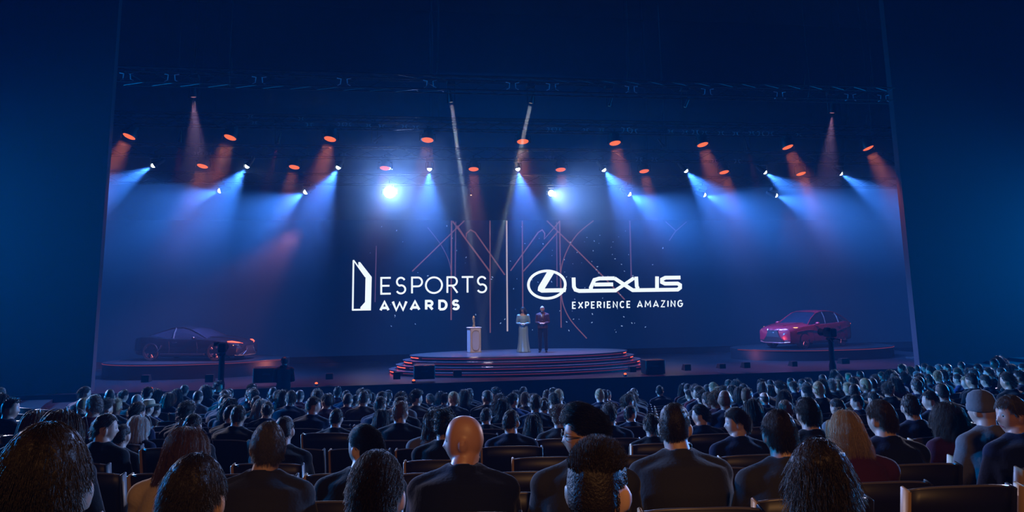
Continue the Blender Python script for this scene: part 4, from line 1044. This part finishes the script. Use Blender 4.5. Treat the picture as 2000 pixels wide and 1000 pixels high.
for k in range(2, 17):
    Rr = R0 - k * STEP; n = int(math.pi * Rr / .60)
    for i in range(-n // 2 - 20, n // 2 + 20):
        a = R(-90) + (i + (.5 if k % 2 else 0)) * .60 / Rr
        P = Vector((Rr * math.cos(a), Rr * math.sin(a), floor_z(Rr)))
        if P.y > -4.6: continue
        x, y, d = proj(P + Vector((0, 0, 1.30)))
        if d < 2.9 or not -40 < x < 2040: continue
        cand.append((d, k, i, P, x, y, a))
cand.sort(key=lambda c: c[0]); SEATS = []
hair_w = ['dark'] * 9 + ['black'] * 5 + ['brown'] * 5 + ['chestnut'] * 2 + ['blonde'] * 2 + ['grey'] * 1 + ['greydark'] * 2
sty_w = ['short'] * 8 + ['crop'] * 4 + ['part'] * 3 + ['slick'] * 2 + ['fade'] * 2 + ['curly', 'shaggy'] + ['long'] * 4 + ['wavy'] * 2 + ['bob', 'bun', 'quiff', 'balding']
cloth_w = ['black'] * 4 + ['navy'] * 5 + ['charcoal'] * 3 + ['grey', 'plum', 'brown', 'blue', 'wine']
HN = dict(dark='dark', black='black', brown='brown', chestnut='chestnut', blonde='blonde', grey='grey', greydark='greying')
SN = dict(short='short', crop='cropped', part='parted', slick='slicked', fade='faded', curly='curly', shaggy='shaggy', long='long', wavy='wavy', bob='bobbed', bun='knotted', quiff='quiffed', balding='thinning')
n_auto = 0; used = {}; MAXP = 300
jobs = []
for d, k, i, P, x, y, a in cand:
    w = .17 * FPX / d
    if y < outline(x) - 1: continue
    clash = any(abs(x - q[0]) < (w / 2 + q[2]) * (.62 if d > 5.5 else 1.0) and abs(y - q[1]) < max(10, q[2] * 1.0) and (q[3] < d * 1.45) for q in PLACED)
    near3 = any((P - q[4]).length < .62 for q in PLACED)
    empty = (x > 1640 and y > 800) or (d < 6.0) or (d < 8 and rp.random() < .6)
    if near3: continue
    # free seats, too, only where something of them can show
    if clash or empty or rp.random() < .16:
        SEATS.append((P, a, d, x, y, None)); continue
    jobs.append((d, P, x, y, a)); SEATS.append((P, a, d, x, y, 1))
print('AUTO', len(jobs), 'explicit', put_n, 'seats', len(SEATS))
jobs.sort(key=lambda j: j[0])
step = 1
keep = jobs[:MAXP - put_n]; rest = jobs[MAXP - put_n:]
print('kept', len(keep), 'rest', len(rest))
SEATLAB = []
for q, (px, top, w, lb, k) in zip(PLACED, A): SEATLAB.append((q[4], 'the ' + short_label(lb, 10)))
for d, P, x, y, a in keep:
    zc, zr = zone(x, y, d)
    for _ in range(60):
        st = rp.choice(sty_w); hr = rp.choice(hair_w); cl = rp.choice(cloth_w); yw = rp.choice([0, 0, 0, 22, -22, 22, -22, 55, -55])
        if (st, hr, cl, zc, zr) not in used: break
    used[(st, hr, cl, zc, zr)] = 1
    turn = {0: 'looking ahead', 22: 'head slightly turned', -22: 'head slightly turned', 55: 'facing coupe-ward', -55: 'facing red-car-ward'}[yw]
    lb = 'person with %s %s hair, %s top, %s, %s rows %s' % (SN[st], HN[hr], cl, turn, zr, zc)
    if len(lb.split()) > 16: lb = lb.replace('head slightly turned', 'head turned')
    SEATLAB.append((P, 'the %s-%s-haired person in %s, %s rows %s' % (SN[st], HN[hr], cl, zr, zc)))
    sz = rp.uniform(.95, 1.05)
    pos = P + Vector((rp.uniform(-.03, .03), 0, 0))
    person(lb, pos, face(P) + rp.uniform(-.1, .1), st, hr, cl, rp.choice([0, 0, 1, 1, 2, 3]), yw, sz, 'slim' if st in ('long', 'wavy', 'bob', 'bun') else rp.choice(['mid', 'mid', 'broad']),
           group='spectators in the %s rows' % zr, legs=True, collar=(d < 9 and rp.random() < .4))
if rest:
    V, F = [], []; mi = []
    src = []
    for me_, off, mid in ((BODY[0], Vector(), 0), (JACK['mid'], Vector(), 1), (HFAR['short'], HEAD0, 2)):
        dm = me_.copy(); v = np.empty(len(dm.vertices) * 3); dm.vertices.foreach_get('co', v); src.append((v.reshape(-1, 3) + np.array(off), [tuple(p.vertices) for p in dm.polygons], mid)); bpy.data.meshes.remove(dm)
    me = bpy.data.meshes.new('crowd')
    # light body for the remainder: jacket and hair only with a plain head
    hv, hf = head_verts(20, 14); src[0] = (np.array(hv) + np.array(HEAD0), hf, 0)
    for d, P, x, y, a in rest:
        rz = face(P); c, s_ = math.cos(rz), math.sin(rz); M = np.array([[c, -s_, 0], [s_, c, 0], [0, 0, 1]])
        for v, f, m_ in src:
            o = len(V); V += ((v @ M.T) + np.array(P)).tolist(); F += [tuple(i + o for i in ff) for ff in f]; mi += [m_] * len(f)
    me.from_pydata(V, [], F); me.update(); me.shade_smooth()
    for m_ in (SKINS[0], clothmat('navy'), hairmat('dark')): me.materials.append(m_)
    me.polygons.foreach_set('material_index', mi)
    o = link('crowd', me); tag(o, 'farthest dark-haired spectators nearest to the stage front', 'crowd', kind='stuff')
# seats: one under every spectator, and the free ones
SEATN = 0; SP_ = []
def seat_at(P, lb, parts, group):
    global SEATN
    if any((P - q).length < .50 for q in SP_): return
    SP_.append(P.copy()); SEATN += 1; theatre_seat(P, face(P), lb, parts, group)
# the empty seats the photograph shows, by their left and right edge and top
for x0, x1, lb in [(1750, 1957, 'empty dark theatre seat with a lit wooden edge, lowest by the frame corner'), (1966, 2170, 'empty theatre seat cut by the frame edge, next to the lowest wood-edged one'),
        (1560, 1742, 'empty theatre seat half hidden by the shaggy-haired spectator'), (1790, 1962, 'empty wood-edged theatre seat one row beyond the lowest one'), (1640, 1785, 'empty theatre seat under the thinning brown-haired spectator row'),
        (1966, 2130, 'empty theatre seat at the frame edge under the profile spectator'), (1842, 1990, 'empty theatre seat two rows beyond the lowest wood-edged one'), (1245, 1470, 'empty theatre seat between the faded-hair and shaggy-haired spectators'),
        (182, 400, 'empty theatre seat with pale rim between the thick-haired and brown-haired closest spectators'), (890, 1100, 'empty theatre seat tucked coupe-side of the faded-hair spectator')]:
    dep = .53 * FPX / (x1 - x0); v = at_d((x0 + x1) / 2, 900, dep); Rr = math.hypot(v.x, v.y); Rr = R0 - round((R0 - Rr) / STEP) * STEP if False else Rr
    fz = floor_z(R0 - round((R0 - Rr) / STEP) * STEP); P = Vector((v.x, v.y, fz))
    P = P + Matrix.Rotation(face(P), 3, 'Z') @ Vector((0, .27, 0))
    if all((P - q[4]).length > .42 for q in PLACED): seat_at(P, lb, True, 'free seats')
    else: print('SEAT CLASH', x0)
for q, sl in zip(PLACED, SEATLAB): seat_at(Vector(q[4]), 'theatre seat of ' + short_label(sl[1], 12), q[3] < 9, 'occupied seats')
lu = set()
for P, a, d, x, y, occ in sorted(SEATS, key=lambda s: s[2]):
    if SEATN >= 300: break
    if x < -30 or x > 2030: continue
    if occ is None and d < 2.9: continue
    near_ = sorted(SEATLAB, key=lambda s: (s[0] - P).length)
    if occ: lb = 'theatre seat of ' + near_[0][1]
    else:
        for n_ in near_[:8]:
            v = n_[0] - P; f = Matrix.Rotation(-face(P), 3, 'Z') @ v
            lb = 'empty theatre seat %s %s' % ('behind' if f.y > .5 else 'before' if f.y < -.5 else 'beside', short_label(n_[1], 12))
            if lb not in lu: break
    lu.add(lb)
    seat_at(P, lb, d < 7, 'free seats' if occ is None else 'occupied seats')
# ------------------------------------------------------------------ presenters on the platform
def standing(name_label, px, py_top, py_feet, rz, yaw, hair, hcol, skin, Yfix=None):
    F = at_z(px, py_feet, HT) if Yfix is None else Yfix
    top = at_y(px, py_top, F.y); s = (top.z - F.z) / 1.75
    me = body_mesh('standing_body', STAND, R(yaw), .011); b = link_m('person', me, SKINS[skin], None, F); b.rotation_euler = (0, 0, rz); b.scale = (s, s, s); tag(b, name_label, 'person')
    h = link_m('hair', HFAR[hair], hairmat(hcol), b, Vector(STAND['head'])); h.rotation_euler = (0, 0, R(yaw)); return b
bw = standing('person in a long silvery blue gown with long brown hair, hands held together', 1023, 600, 688, R(168), -22, 'wavy', 'brown', 0)
M_gown = mat('gown_silver_blue', (.22, .36, .42), .4, .15, bump=.6, bscale=90)
def gown():
    mb = MB(); J = STAND; mb.tube([Vector(p) for p in J['spine']][1:5], [(.18, .135), (.15, .115), (.185, .13), (.165, .105)], 24)
    for s in (-1, 1):
        sh, el, wr = [Vector((s * p[0], p[1], p[2])) for p in J['arm']]
        mb.ball(sh, .07); mb.tube([sh, (sh + el) / 2, el, (el + wr) / 2, wr + (el - wr) * .08], [.068, .062, .05, .045, .036], 14)
        nk = Vector(J['neck']); mb.tube([nk * .6 + sh * .4 + Vector((0, -.01, -.03)), sh], [.06, .066], 12)
    n = 40; vs = []; zs = [1.02, .9, .7, .45, .2, .01]; rr = [.175, .19, .19, .205, .235, .275]
    for z, r in zip(zs, rr):
        f = (1.02 - z)
        for k in range(n):
            w = 2 * math.pi * k / n; q = r * (1 + .07 * f * math.sin(9 * w + 1)); vs.append((q * math.cos(w), q * .85 * math.sin(w), z))
    fs = [tuple(range(n))] + [(j * n + (k + 1) % n, j * n + k, (j + 1) * n + k, (j + 1) * n + (k + 1) % n) for j in range(len(zs) - 1) for k in range(n)] + [tuple((len(zs) - 1) * n + k for k in range(n))[::-1]]
    mb.add(vs, fs); return solid(mb, .012, 2, 'gown')
link_m('gown', gown(), M_gown, bw)
bm_ = standing('person in a dark suit with red-lit shoulders and pale hair, hands clasped', 1061, 598, 688, R(165), 0, 'short', 'white', 3)
link_m('jacket', cloth_torso('suit_jacket', STAND, .026, build=1.06), mat('suit_red_lit', (.05, .012, .02), .7), bm_)  # red light on the shoulders put into the jacket colour
link_m('trousers', cloth_legs('suit_trousers', STAND), clothmat('navy'), bm_)
for s_ in (-1, 1): link_m('shoe', shoe_mesh(STAND, s_), mat('shoe_leather', (.012, .01, .01), .35), bm_)
mb = MB(); mb.tube([(0, .115, 1.44), (0, .138, 1.34), (0, .132, 1.2)], [(.05, .012), (.032, .012), (.006, .006)], 10); mb.build('shirt_front', mat('shirt_white', (.62, .56, .45), .7), bm_)
mb = MB(); mb.tube([(0, .132, 1.455), (0, .152, 1.33), (0, .148, 1.22)], [(.012, .007), (.018, .007), (.02, .006)], 8); mb.build('necktie', mat('necktie_dark', (.02, .01, .015), .5), bm_)
mb = MB(); mb.ball((0, .083, -.085), (.040, .026, .026), 14, 10); o = mb.build('beard', hairmat('greydark'), bm_, True); o.location = STAND['head']
# camera operator in the pit
pz = zb - .32; fo = at_y(554, 745, -3.75); fo.z = pz
bo = standing('dark silhouetted camera operator standing at the stage edge below the coupe nose', 554, 697, 745, R(10), 22, 'short', 'dark', 0, fo)
link_m('jacket', cloth_torso('crew_jacket', STAND, .028), clothmat('black'), bo); link_m('trousers', cloth_legs('crew_trousers', STAND), clothmat('black'), bo)
M_matte = mat('matte_black', (.006, .006, .007), .95, spec=.1)
def pedestal(px, py_top, label, Y=-3.9):
    t_ = at_y(px, py_top, Y); t = thing('broadcast_camera', label, 'camera', (t_.x, Y, pz), R(5)); h = t_.z - pz
    mb = MB(); mb.lathe([(.32, 0), (.32, .10), (.14, .16), (.12, h * .5), (.09, h * .55), (.09, h - .42)], 20); mb.build('pedestal', M_matte, t, True)
    mb = MB(); mb.box((0, 0, h - .38), (.20, .26, .09), bev=.02); mb.build('pan_head', M_matte, t)
    mb = MB(); mb.box((0, .0, h - .17), (.24, .50, .30), bev=.03); mb.build('camera_body', M_matte, t)
    mb = MB(); mb.lathe([(.09, 0), (.11, .1), (.11, .26), (.13, .3), (.12, .31)], 20, Matrix.Rotation(R(-90), 3, 'X')); o = mb.build('lens', M_matte, t, True); o.location = (0, .24, h - .17)
    mb = MB(); mb.box((-.16, -.1, h - .05), (.18, .16, .12), bev=.015); mb.build('viewfinder', M_matte, t)
    mb = MB()
    for s in (-1, 1): mb.tube([(s * .09, -.12, h - .38), (s * .26, -.42, h - .45), (s * .28, -.55, h - .45)], .014, 8)
    mb.build('pan_handle', M_matte, t); return t
pedestal(1620, 640, 'dark broadcast camera on a column standing before the red car')
pedestal(435, 668, 'dark broadcast camera on a column standing before the black coupe', -3.9)

# ------------------------------------------------------------------ cars. local: nose towards +x, wheels on z = 0
def interp(tab, x):
    return [float(np.interp(x, [t[0] for t in tab], [t[k] for t in tab])) for k in range(1, len(tab[0]))]
def car(name, label, loc, heading, L, W, tab, green, wheels, wr, paint, kind):
    """tab: x, sill z, shoulder z, top z, half width; green: x, roof z, half width at roof (x falling from nose to tail)"""
    t = thing(name, label, 'car', loc, heading)
    tab = sorted(tab); xs = list(np.linspace(tab[0][0], tab[-1][0], 46))
    mb = MB(); vs = []; SEC = 13
    for x in xs:
        zb_, zs, zt_, hw = interp(tab, x)
        sec = [(0, zb_), (hw * .80, zb_), (hw * .95, zb_ + .05), (hw * 1.0, zb_ + (zs - zb_) * .30), (hw * .985, zb_ + (zs - zb_) * .62), (hw * 1.0, zs - .09), (hw * .965, zs), (hw * .86, zs + (zt_ - zs) * .45), (hw * .60, zs + (zt_ - zs) * .85), (hw * .3, zt_), (0, zt_ + .005)]
        full = sec + [(-y, z) for y, z in sec[-2:0:-1]]
        vs += [(x, y, z) for y, z in full]
    n = 20; m = len(xs)
    fs = [(i * n + k, (i + 1) * n + k, (i + 1) * n + (k + 1) % n, i * n + (k + 1) % n) for i in range(m - 1) for k in range(n)] + [tuple(range(n)), tuple((m - 1) * n + k for k in range(n))[::-1]]
    mb.add(vs, fs); me = mb.mesh('body')
    b = link('body', me, paint, t)
    cut = MB()
    for wx in wheels: cut.lathe([(wr * 1.13, -W), (wr * 1.13, W)], 36, Matrix.Rotation(R(90), 3, 'X')); cut.v[-72:] = [(x + wx, y, z + wr) for x, y, z in cut.v[-72:]]
    # wheel wells carved into the body (evaluated once, so the cutter leaves the scene)
    co = cut.build('cutter', M_dark); md = b.modifiers.new('wells', 'BOOLEAN'); md.operation = 'DIFFERENCE'; md.object = co; md.solver = 'EXACT'
    sb = MB(); dg = bpy.context.evaluated_depsgraph_get(); dg.update(); bm2 = bmesh.new(); bm2.from_mesh(b.evaluated_get(dg).data)
    b.modifiers.clear(); bmesh.ops.recalc_face_normals(bm2, faces=bm2.faces); bm2.to_mesh(b.data); bm2.free(); bpy.data.objects.remove(co); b.data.shade_smooth()
    try: b.data.set_sharp_from_angle(angle=R(38))
    except Exception: pass
    mb = MB()
    for wx in wheels:
        for s in (-1, 1): mb.lathe([(wr * 1.12, s * W * .30), (wr * 1.12, s * W * .485)], 30, Matrix.Rotation(R(90), 3, 'X')); mb.v[-60:] = [(x + wx, y, z + wr) for x, y, z in mb.v[-60:]]
    # greenhouse: glass with painted roof and pillars
    g = sorted(green); gx = list(np.linspace(g[0][0], g[-1][0], 30)); gl = MB(); rf = MB(); vs = []; rv = []
    for x in gx:
        zr, hr = interp(g, x); _, zs, zt_, hw = interp(tab, x); zbelt = zs - .02
        lower = hw * .90; zr = max(zr, zbelt + .01); hr_ = min(hr, lower)
        sec = [(lower, zbelt), ((lower + hr_) / 2 + .02, (zbelt + zr) / 2), (hr_, zr - .035), (hr_ * .80, zr), (0, zr + .012)]
        full = sec + [(-y, z) for y, z in sec[-2::-1]]; vs += [(x, y, z) for y, z in full]
        top = [(hr_ * 1.005, zr - .035), (hr_ * .81, zr + .008), (0, zr + .02), (-hr_ * .81, zr + .008), (-hr_ * 1.005, zr - .035)]; rv.append([(x, y, z) for y, z in top])
    n = 9; m = len(gx); fs = [(i * n + k, i * n + k + 1, (i + 1) * n + k + 1, (i + 1) * n + k) for i in range(m - 1) for k in range(n - 1)] + [tuple(range(n)), tuple((m - 1) * n + k for k in range(n))[::-1]]
    gl.add(vs, fs); gl.build('windows', M_cglass, t, True)
    pk = [i for i in range(m) if interp(g, gx[i])[0] > max(q[1] for q in g) - .10]
    rr = [p for i in pk for p in rv[i]]; rf.add(rr, [(i * 5 + k, i * 5 + k + 1, (i + 1) * 5 + k + 1, (i + 1) * 5 + k) for i in range(len(pk) - 1) for k in range(4)]); rf.build('roof', paint, t, True)
    for s in (-1, 1):
        a = MB(); edge = []
        for i in range(0, m, 1):
            x, y, z = rv[i][0 if s > 0 else 4]; edge.append((x, y + s * .004, z))
        a.tube(edge, .022, 8); a.build('roof_rail', paint, t, True)
        for px_ in kind['pillars']:
            zr, hr = interp(g, px_); _, zs, _, hw = interp(tab, px_); a = MB()
            a.tube([(px_ + .04, s * hw * .905, zs - .03), (px_, s * ((hw * .9 + hr) / 2 + .025), (zs + zr) / 2), (px_ - .03, s * (hr + .004), zr - .04)], [.035, .03, .025], 8); a.build('pillar', kind.get('pm', M_dark), t, True)
        a = MB(); mx = kind['mirror']; _, zs, _, hw = interp(tab, mx); a.tube([(mx, s * hw * .9, zs), (mx, s * (hw + .08), zs + .05)], .02, 8); a.ball((mx, s * (hw + .13), zs + .08), (.07, .11, .065), 14, 10); a.build('mirror', paint, t, True)
        # door seams, handle
        for dx in kind['doors']:
            zb_, zs, _, hw = interp(tab, dx); a = MB(); a.tube([(dx, s * (hw * 1.0 + .001), zb_ + .08), (dx + .02, s * (hw * .99 + .003), (zb_ + zs) / 2), (dx - .02, s * (hw * 1.0 + .001), zs - .09)], .006, 5); a.build('door_seam', M_dark, t)
        for hx in kind['handles']:
            _, zs, _, hw = interp(tab, hx); a = MB(); a.tube([(hx - .1, s * (hw + .0), zs - .13), (hx - .06, s * (hw + .03), zs - .125), (hx + .08, s * (hw + .03), zs - .12), (hx + .11, s * hw, zs - .12)], .014, 6); a.build('door_handle', paint, t, True)
        a = MB(); _, zs, _, hw = interp(tab, 0); a.box((0.0, s * (W / 2 - .02), .26), (wheels[0] - wheels[1] - wr * 2.5, .05, .09), bev=.02); a.build('side_skirt', kind['skirt'], t)
    for wx in wheels:
        for s in (-1, 1):
            w = MB(); M = Matrix.Rotation(R(90) * 1, 3, 'X'); yy = s * (W / 2 - .13)
            w.lathe([(wr * .70, -.11), (wr * .93, -.12), (wr, -.09), (wr, .09), (wr * .93, .12), (wr * .70, .11)], 36, M, False); tw = w.build('wheel', mat('tyre', (.012, .012, .012), .7), t, True); tw.location = (wx, yy, wr)
            r = MB(); yo = s * .10
            r.lathe([(wr * .70, -.09), (wr * .72, -.10), (wr * .72, .10), (wr * .68, .10), (wr * .66, .02), (wr * .66, -.09)], 36, M, False)
            for k in range(5):
                for dd in (-.13, .13):
                    a0_ = 2 * math.pi * k / 5; a1_ = a0_ + dd
                    r.tube([(.07 * math.cos(a0_), yo * .8, .07 * math.sin(a0_)), (wr * .68 * math.cos(a1_), yo, wr * .68 * math.sin(a1_))], [(.022, .018), (.016, .014)], 6)
            r.ball((0, yo * .8, 0), (.06, .03, .06), 12, 8); r.build('rim', M_rim2, tw, True)
            ds = MB(); ds.lathe([(wr * .5, -.02), (wr * .5, .02)], 24, M); ds.build('brake_disc', mat('brake', (.1, .1, .1), .4, .8), tw)
    for nm, pts, rad, m_, both in kind['lines']:
        for s in ((-1, 1) if both else (1,)):
            a = MB(); a.tube([(x, y * s, z) for x, y, z in pts], rad, 8); a.build(nm, m_, t, True)
    for nm, P, m_, both in kind['plates']:
        for s in ((-1, 1) if both else (1,)):
            a = MB(); q = [Vector((x, y * s, z)) for x, y, z in P]; nv = (q[1] - q[0]).cross(q[2] - q[0]).normalized()
            if nv.x < 0: nv = -nv
            k = len(q); a.add([p + nv * .012 for p in q] + [p - nv * .03 for p in q], [tuple(range(k)), tuple(range(2 * k - 1, k - 1, -1))] + [(i, i + k, (i + 1) % k + k, (i + 1) % k) for i in range(k)]); a.build(nm, m_, t)
    return t
M_cglass = mat('car_glass', (.01, .012, .02), .06, coat=.5); M_rim2 = mat('alloy', (.35, .28, .3), .3, .8)
M_red = mat('paint_red', (.30, .012, .03), .25, .3, coat=.8); M_blk = mat('paint_black', (.006, .006, .008), .16, coat=1.0)
M_chrome = mat('chrome', (.6, .6, .62), .15, 1.0); M_grl = mat('grille_mesh', (.008, .008, .01), .4, bump=.8, bscale=60)
G_hl = glow('headlamp_amber', (1.0, .55, .22), 1.3); G_tl = glow('lamp_red', (1, .12, .06), 2.2); G_trim = glow('trim_glow_rose', (.6, .25, .3), .35)
# compact sporty utility car, red
RAD = math.radians
P1 = at_y(1577, 676, 3.5); P1.z = CARZ + .17
suv_tab = [(2.33, .34, .66, .80, .55), (2.25, .24, .78, .92, .80), (2.0, .20, .86, 1.00, .90), (1.5, .19, .93, 1.06, .925), (1.0, .19, .97, 1.10, .93), (.6, .19, .99, 1.10, .93), (-.9, .19, 1.03, 1.10, .93), (-1.7, .22, 1.08, 1.14, .925), (-2.15, .26, 1.06, 1.12, .86), (-2.33, .36, .98, 1.02, .70)]
suv_gr = [(.98, 1.06, .80), (.55, 1.32, .68), (.15, 1.52, .62), (-.3, 1.605, .60), (-.9, 1.60, .58), (-1.4, 1.53, .56), (-1.9, 1.33, .60), (-2.2, 1.10, .70)]
lines = [('headlight', [(2.20, .42, .82), (2.10, .60, .86), (1.92, .80, .90), (1.78, .88, .92)], [.02, .035, .035, .015], G_hl, True),
         ('bumper_trim', [(2.36, 0.0, .27), (2.34, .45, .27), (2.22, .78, .30)], .022, mat('bumper_trim', (.4, .12, .12), .3, .5), True),
         ('grille_frame', [(2.30, .30, .84), (2.36, .22, .72), (2.37, .36, .50), (2.35, .52, .32)], .022, M_chrome, True), ('badge', [(2.355, -.07, .70), (2.362, 0, .70), (2.355, .07, .70)], .03, M_chrome, False),
         ('bonnet_crease', [(2.12, .36, .995), (1.6, .50, 1.06), (1.0, .60, 1.105)], .012, M_red, True), ('side_crease', [(1.9, .93, .74), (1.0, .945, .80), (-.3, .945, .62), (-1.2, .955, .74), (-2.0, .90, .88)], .018, M_red, True),
         ('window_trim', [(.9, .845, 1.015), (.0, .845, 1.03), (-1.0, .845, 1.04), (-1.9, .78, 1.14)], .012, M_chrome, True), ('tail_light', [(-2.36, .0, .98), (-2.33, .5, .98), (-2.2, .80, .97)], .025, G_tl, True)]
plates = [('grille', [(2.36, -.25, .80), (2.36, .25, .80), (2.385, .34, .52), (2.36, .50, .30), (2.36, -.50, .30), (2.385, -.34, .52)], M_grl, False), ('fog_recess', [(2.28, .56, .52), (2.22, .76, .56), (2.24, .74, .36), (2.31, .58, .32)], M_grl, True)]
car('sport_utility_car', 'red sport utility car on a low riser, nose turned to centre stage', P1, R(205), 4.66, 1.87, suv_tab, suv_gr, (1.40, -1.29), .37, M_red,
    dict(pillars=[-.32, -1.30], pm=M_dark, mirror=.62, doors=[.72, -.38, -1.22], handles=[-.2, -1.1], skirt=M_dark, lines=lines, plates=plates))
# low coupe, black
P2 = at_y(383, 697, 3.7); P2.z = CARZ + .27
cp_tab = [(2.38, .30, .52, .60, .55), (2.28, .18, .60, .70, .80), (2.0, .15, .68, .80, .92), (1.5, .14, .78, .89, .945), (.9, .14, .82, .93, .93), (.3, .14, .83, .92, .92), (-.8, .14, .86, .92, .93), (-1.4, .15, .93, .99, .96), (-1.9, .18, .93, .99, .93), (-2.25, .24, .88, .95, .82), (-2.38, .36, .80, .86, .62)]
cp_gr = [(.95, .90, .80), (.5, 1.10, .68), (.1, 1.26, .60), (-.25, 1.335, .56), (-.7, 1.32, .54), (-1.2, 1.18, .56), (-1.7, 1.02, .60), (-1.95, .95, .62)]
lines = [('headlight', [(2.30, .40, .645), (2.22, .58, .685), (2.05, .76, .735), (1.90, .86, .75)], [.02, .035, .035, .015], G_tl, True), ('headlight', [(2.34, .52, .56), (2.27, .68, .58), (2.14, .84, .60)], [.018, .028, .018], G_hl, True),  # red glints on the headlights put in as glow
         ('bumper_trim', [(2.40, .0, .20), (2.36, .45, .20), (2.22, .80, .22)], .016, G_trim, True), ('grille_frame', [(2.34, .30, .58), (2.41, .22, .46), (2.41, .32, .34), (2.38, .50, .22)], .018, M_chrome, True),  # bumper trim is no lamp, its rose highlight is painted as glow
         ('window_trim', [(.85, .84, .845), (.1, .84, .855), (-.8, .84, .875), (-1.5, .82, .99)], .014, M_chrome, True), ('tail_light', [(-2.40, 0, .78), (-2.36, .4, .78), (-2.22, .74, .78)], .02, G_tl, True),
         ('side_vent', [(-.95, .955, .62), (-1.0, .96, .50), (-1.12, .955, .36)], .02, M_chrome, True), ('bonnet_crease', [(2.1, .30, .79), (1.5, .45, .89), (.95, .55, .93)], .012, M_blk, True)]
plates = [('grille', [(2.385, -.26, .56), (2.385, .26, .56), (2.41, .32, .36), (2.39, .48, .20), (2.39, -.48, .20), (2.41, -.32, .36)], M_grl, False), ('fog_recess', [(2.30, .58, .42), (2.22, .78, .44), (2.24, .76, .26), (2.33, .60, .24)], M_grl, True)]
car('coupe_car', 'low black coupe car on an oval riser, nose turned to the audience', P2, R(-20), 4.77, 1.92, cp_tab, cp_gr, (1.44, -1.43), .36, M_blk,
    dict(pillars=[-.55], mirror=.55, doors=[.62, -.62], handles=[-.4], skirt=M_dark, lines=lines, plates=plates))
# red stage lamps raking the two cars, then an added low pair for glints
spot('car_light', (P2.x + 4.5, -.5, 5.5), P2 + Vector((0, 0, .6)), 5000, (1.0, .22, .16), 46, .6, .3)
spot('car_light', (P1.x - 3.0, -1.2, 6.5), P1 + Vector((0, 0, .8)), 1000, (1.0, .22, .28), 36, .6, .3)

spot('car_glint_fill', (P2.x + 6.0, 1.2, .35), P2 + Vector((.6, 0, .5)), 420, (1.0, .25, .14), 40, .6, .1)  # added low fills without fixtures, for glints on the wheel rims
spot('car_glint_fill', (P1.x - 6.0, 1.2, .35), P1 + Vector((-.5, 0, .7)), 150, (1.0, .2, .2), 36, .6, .1)
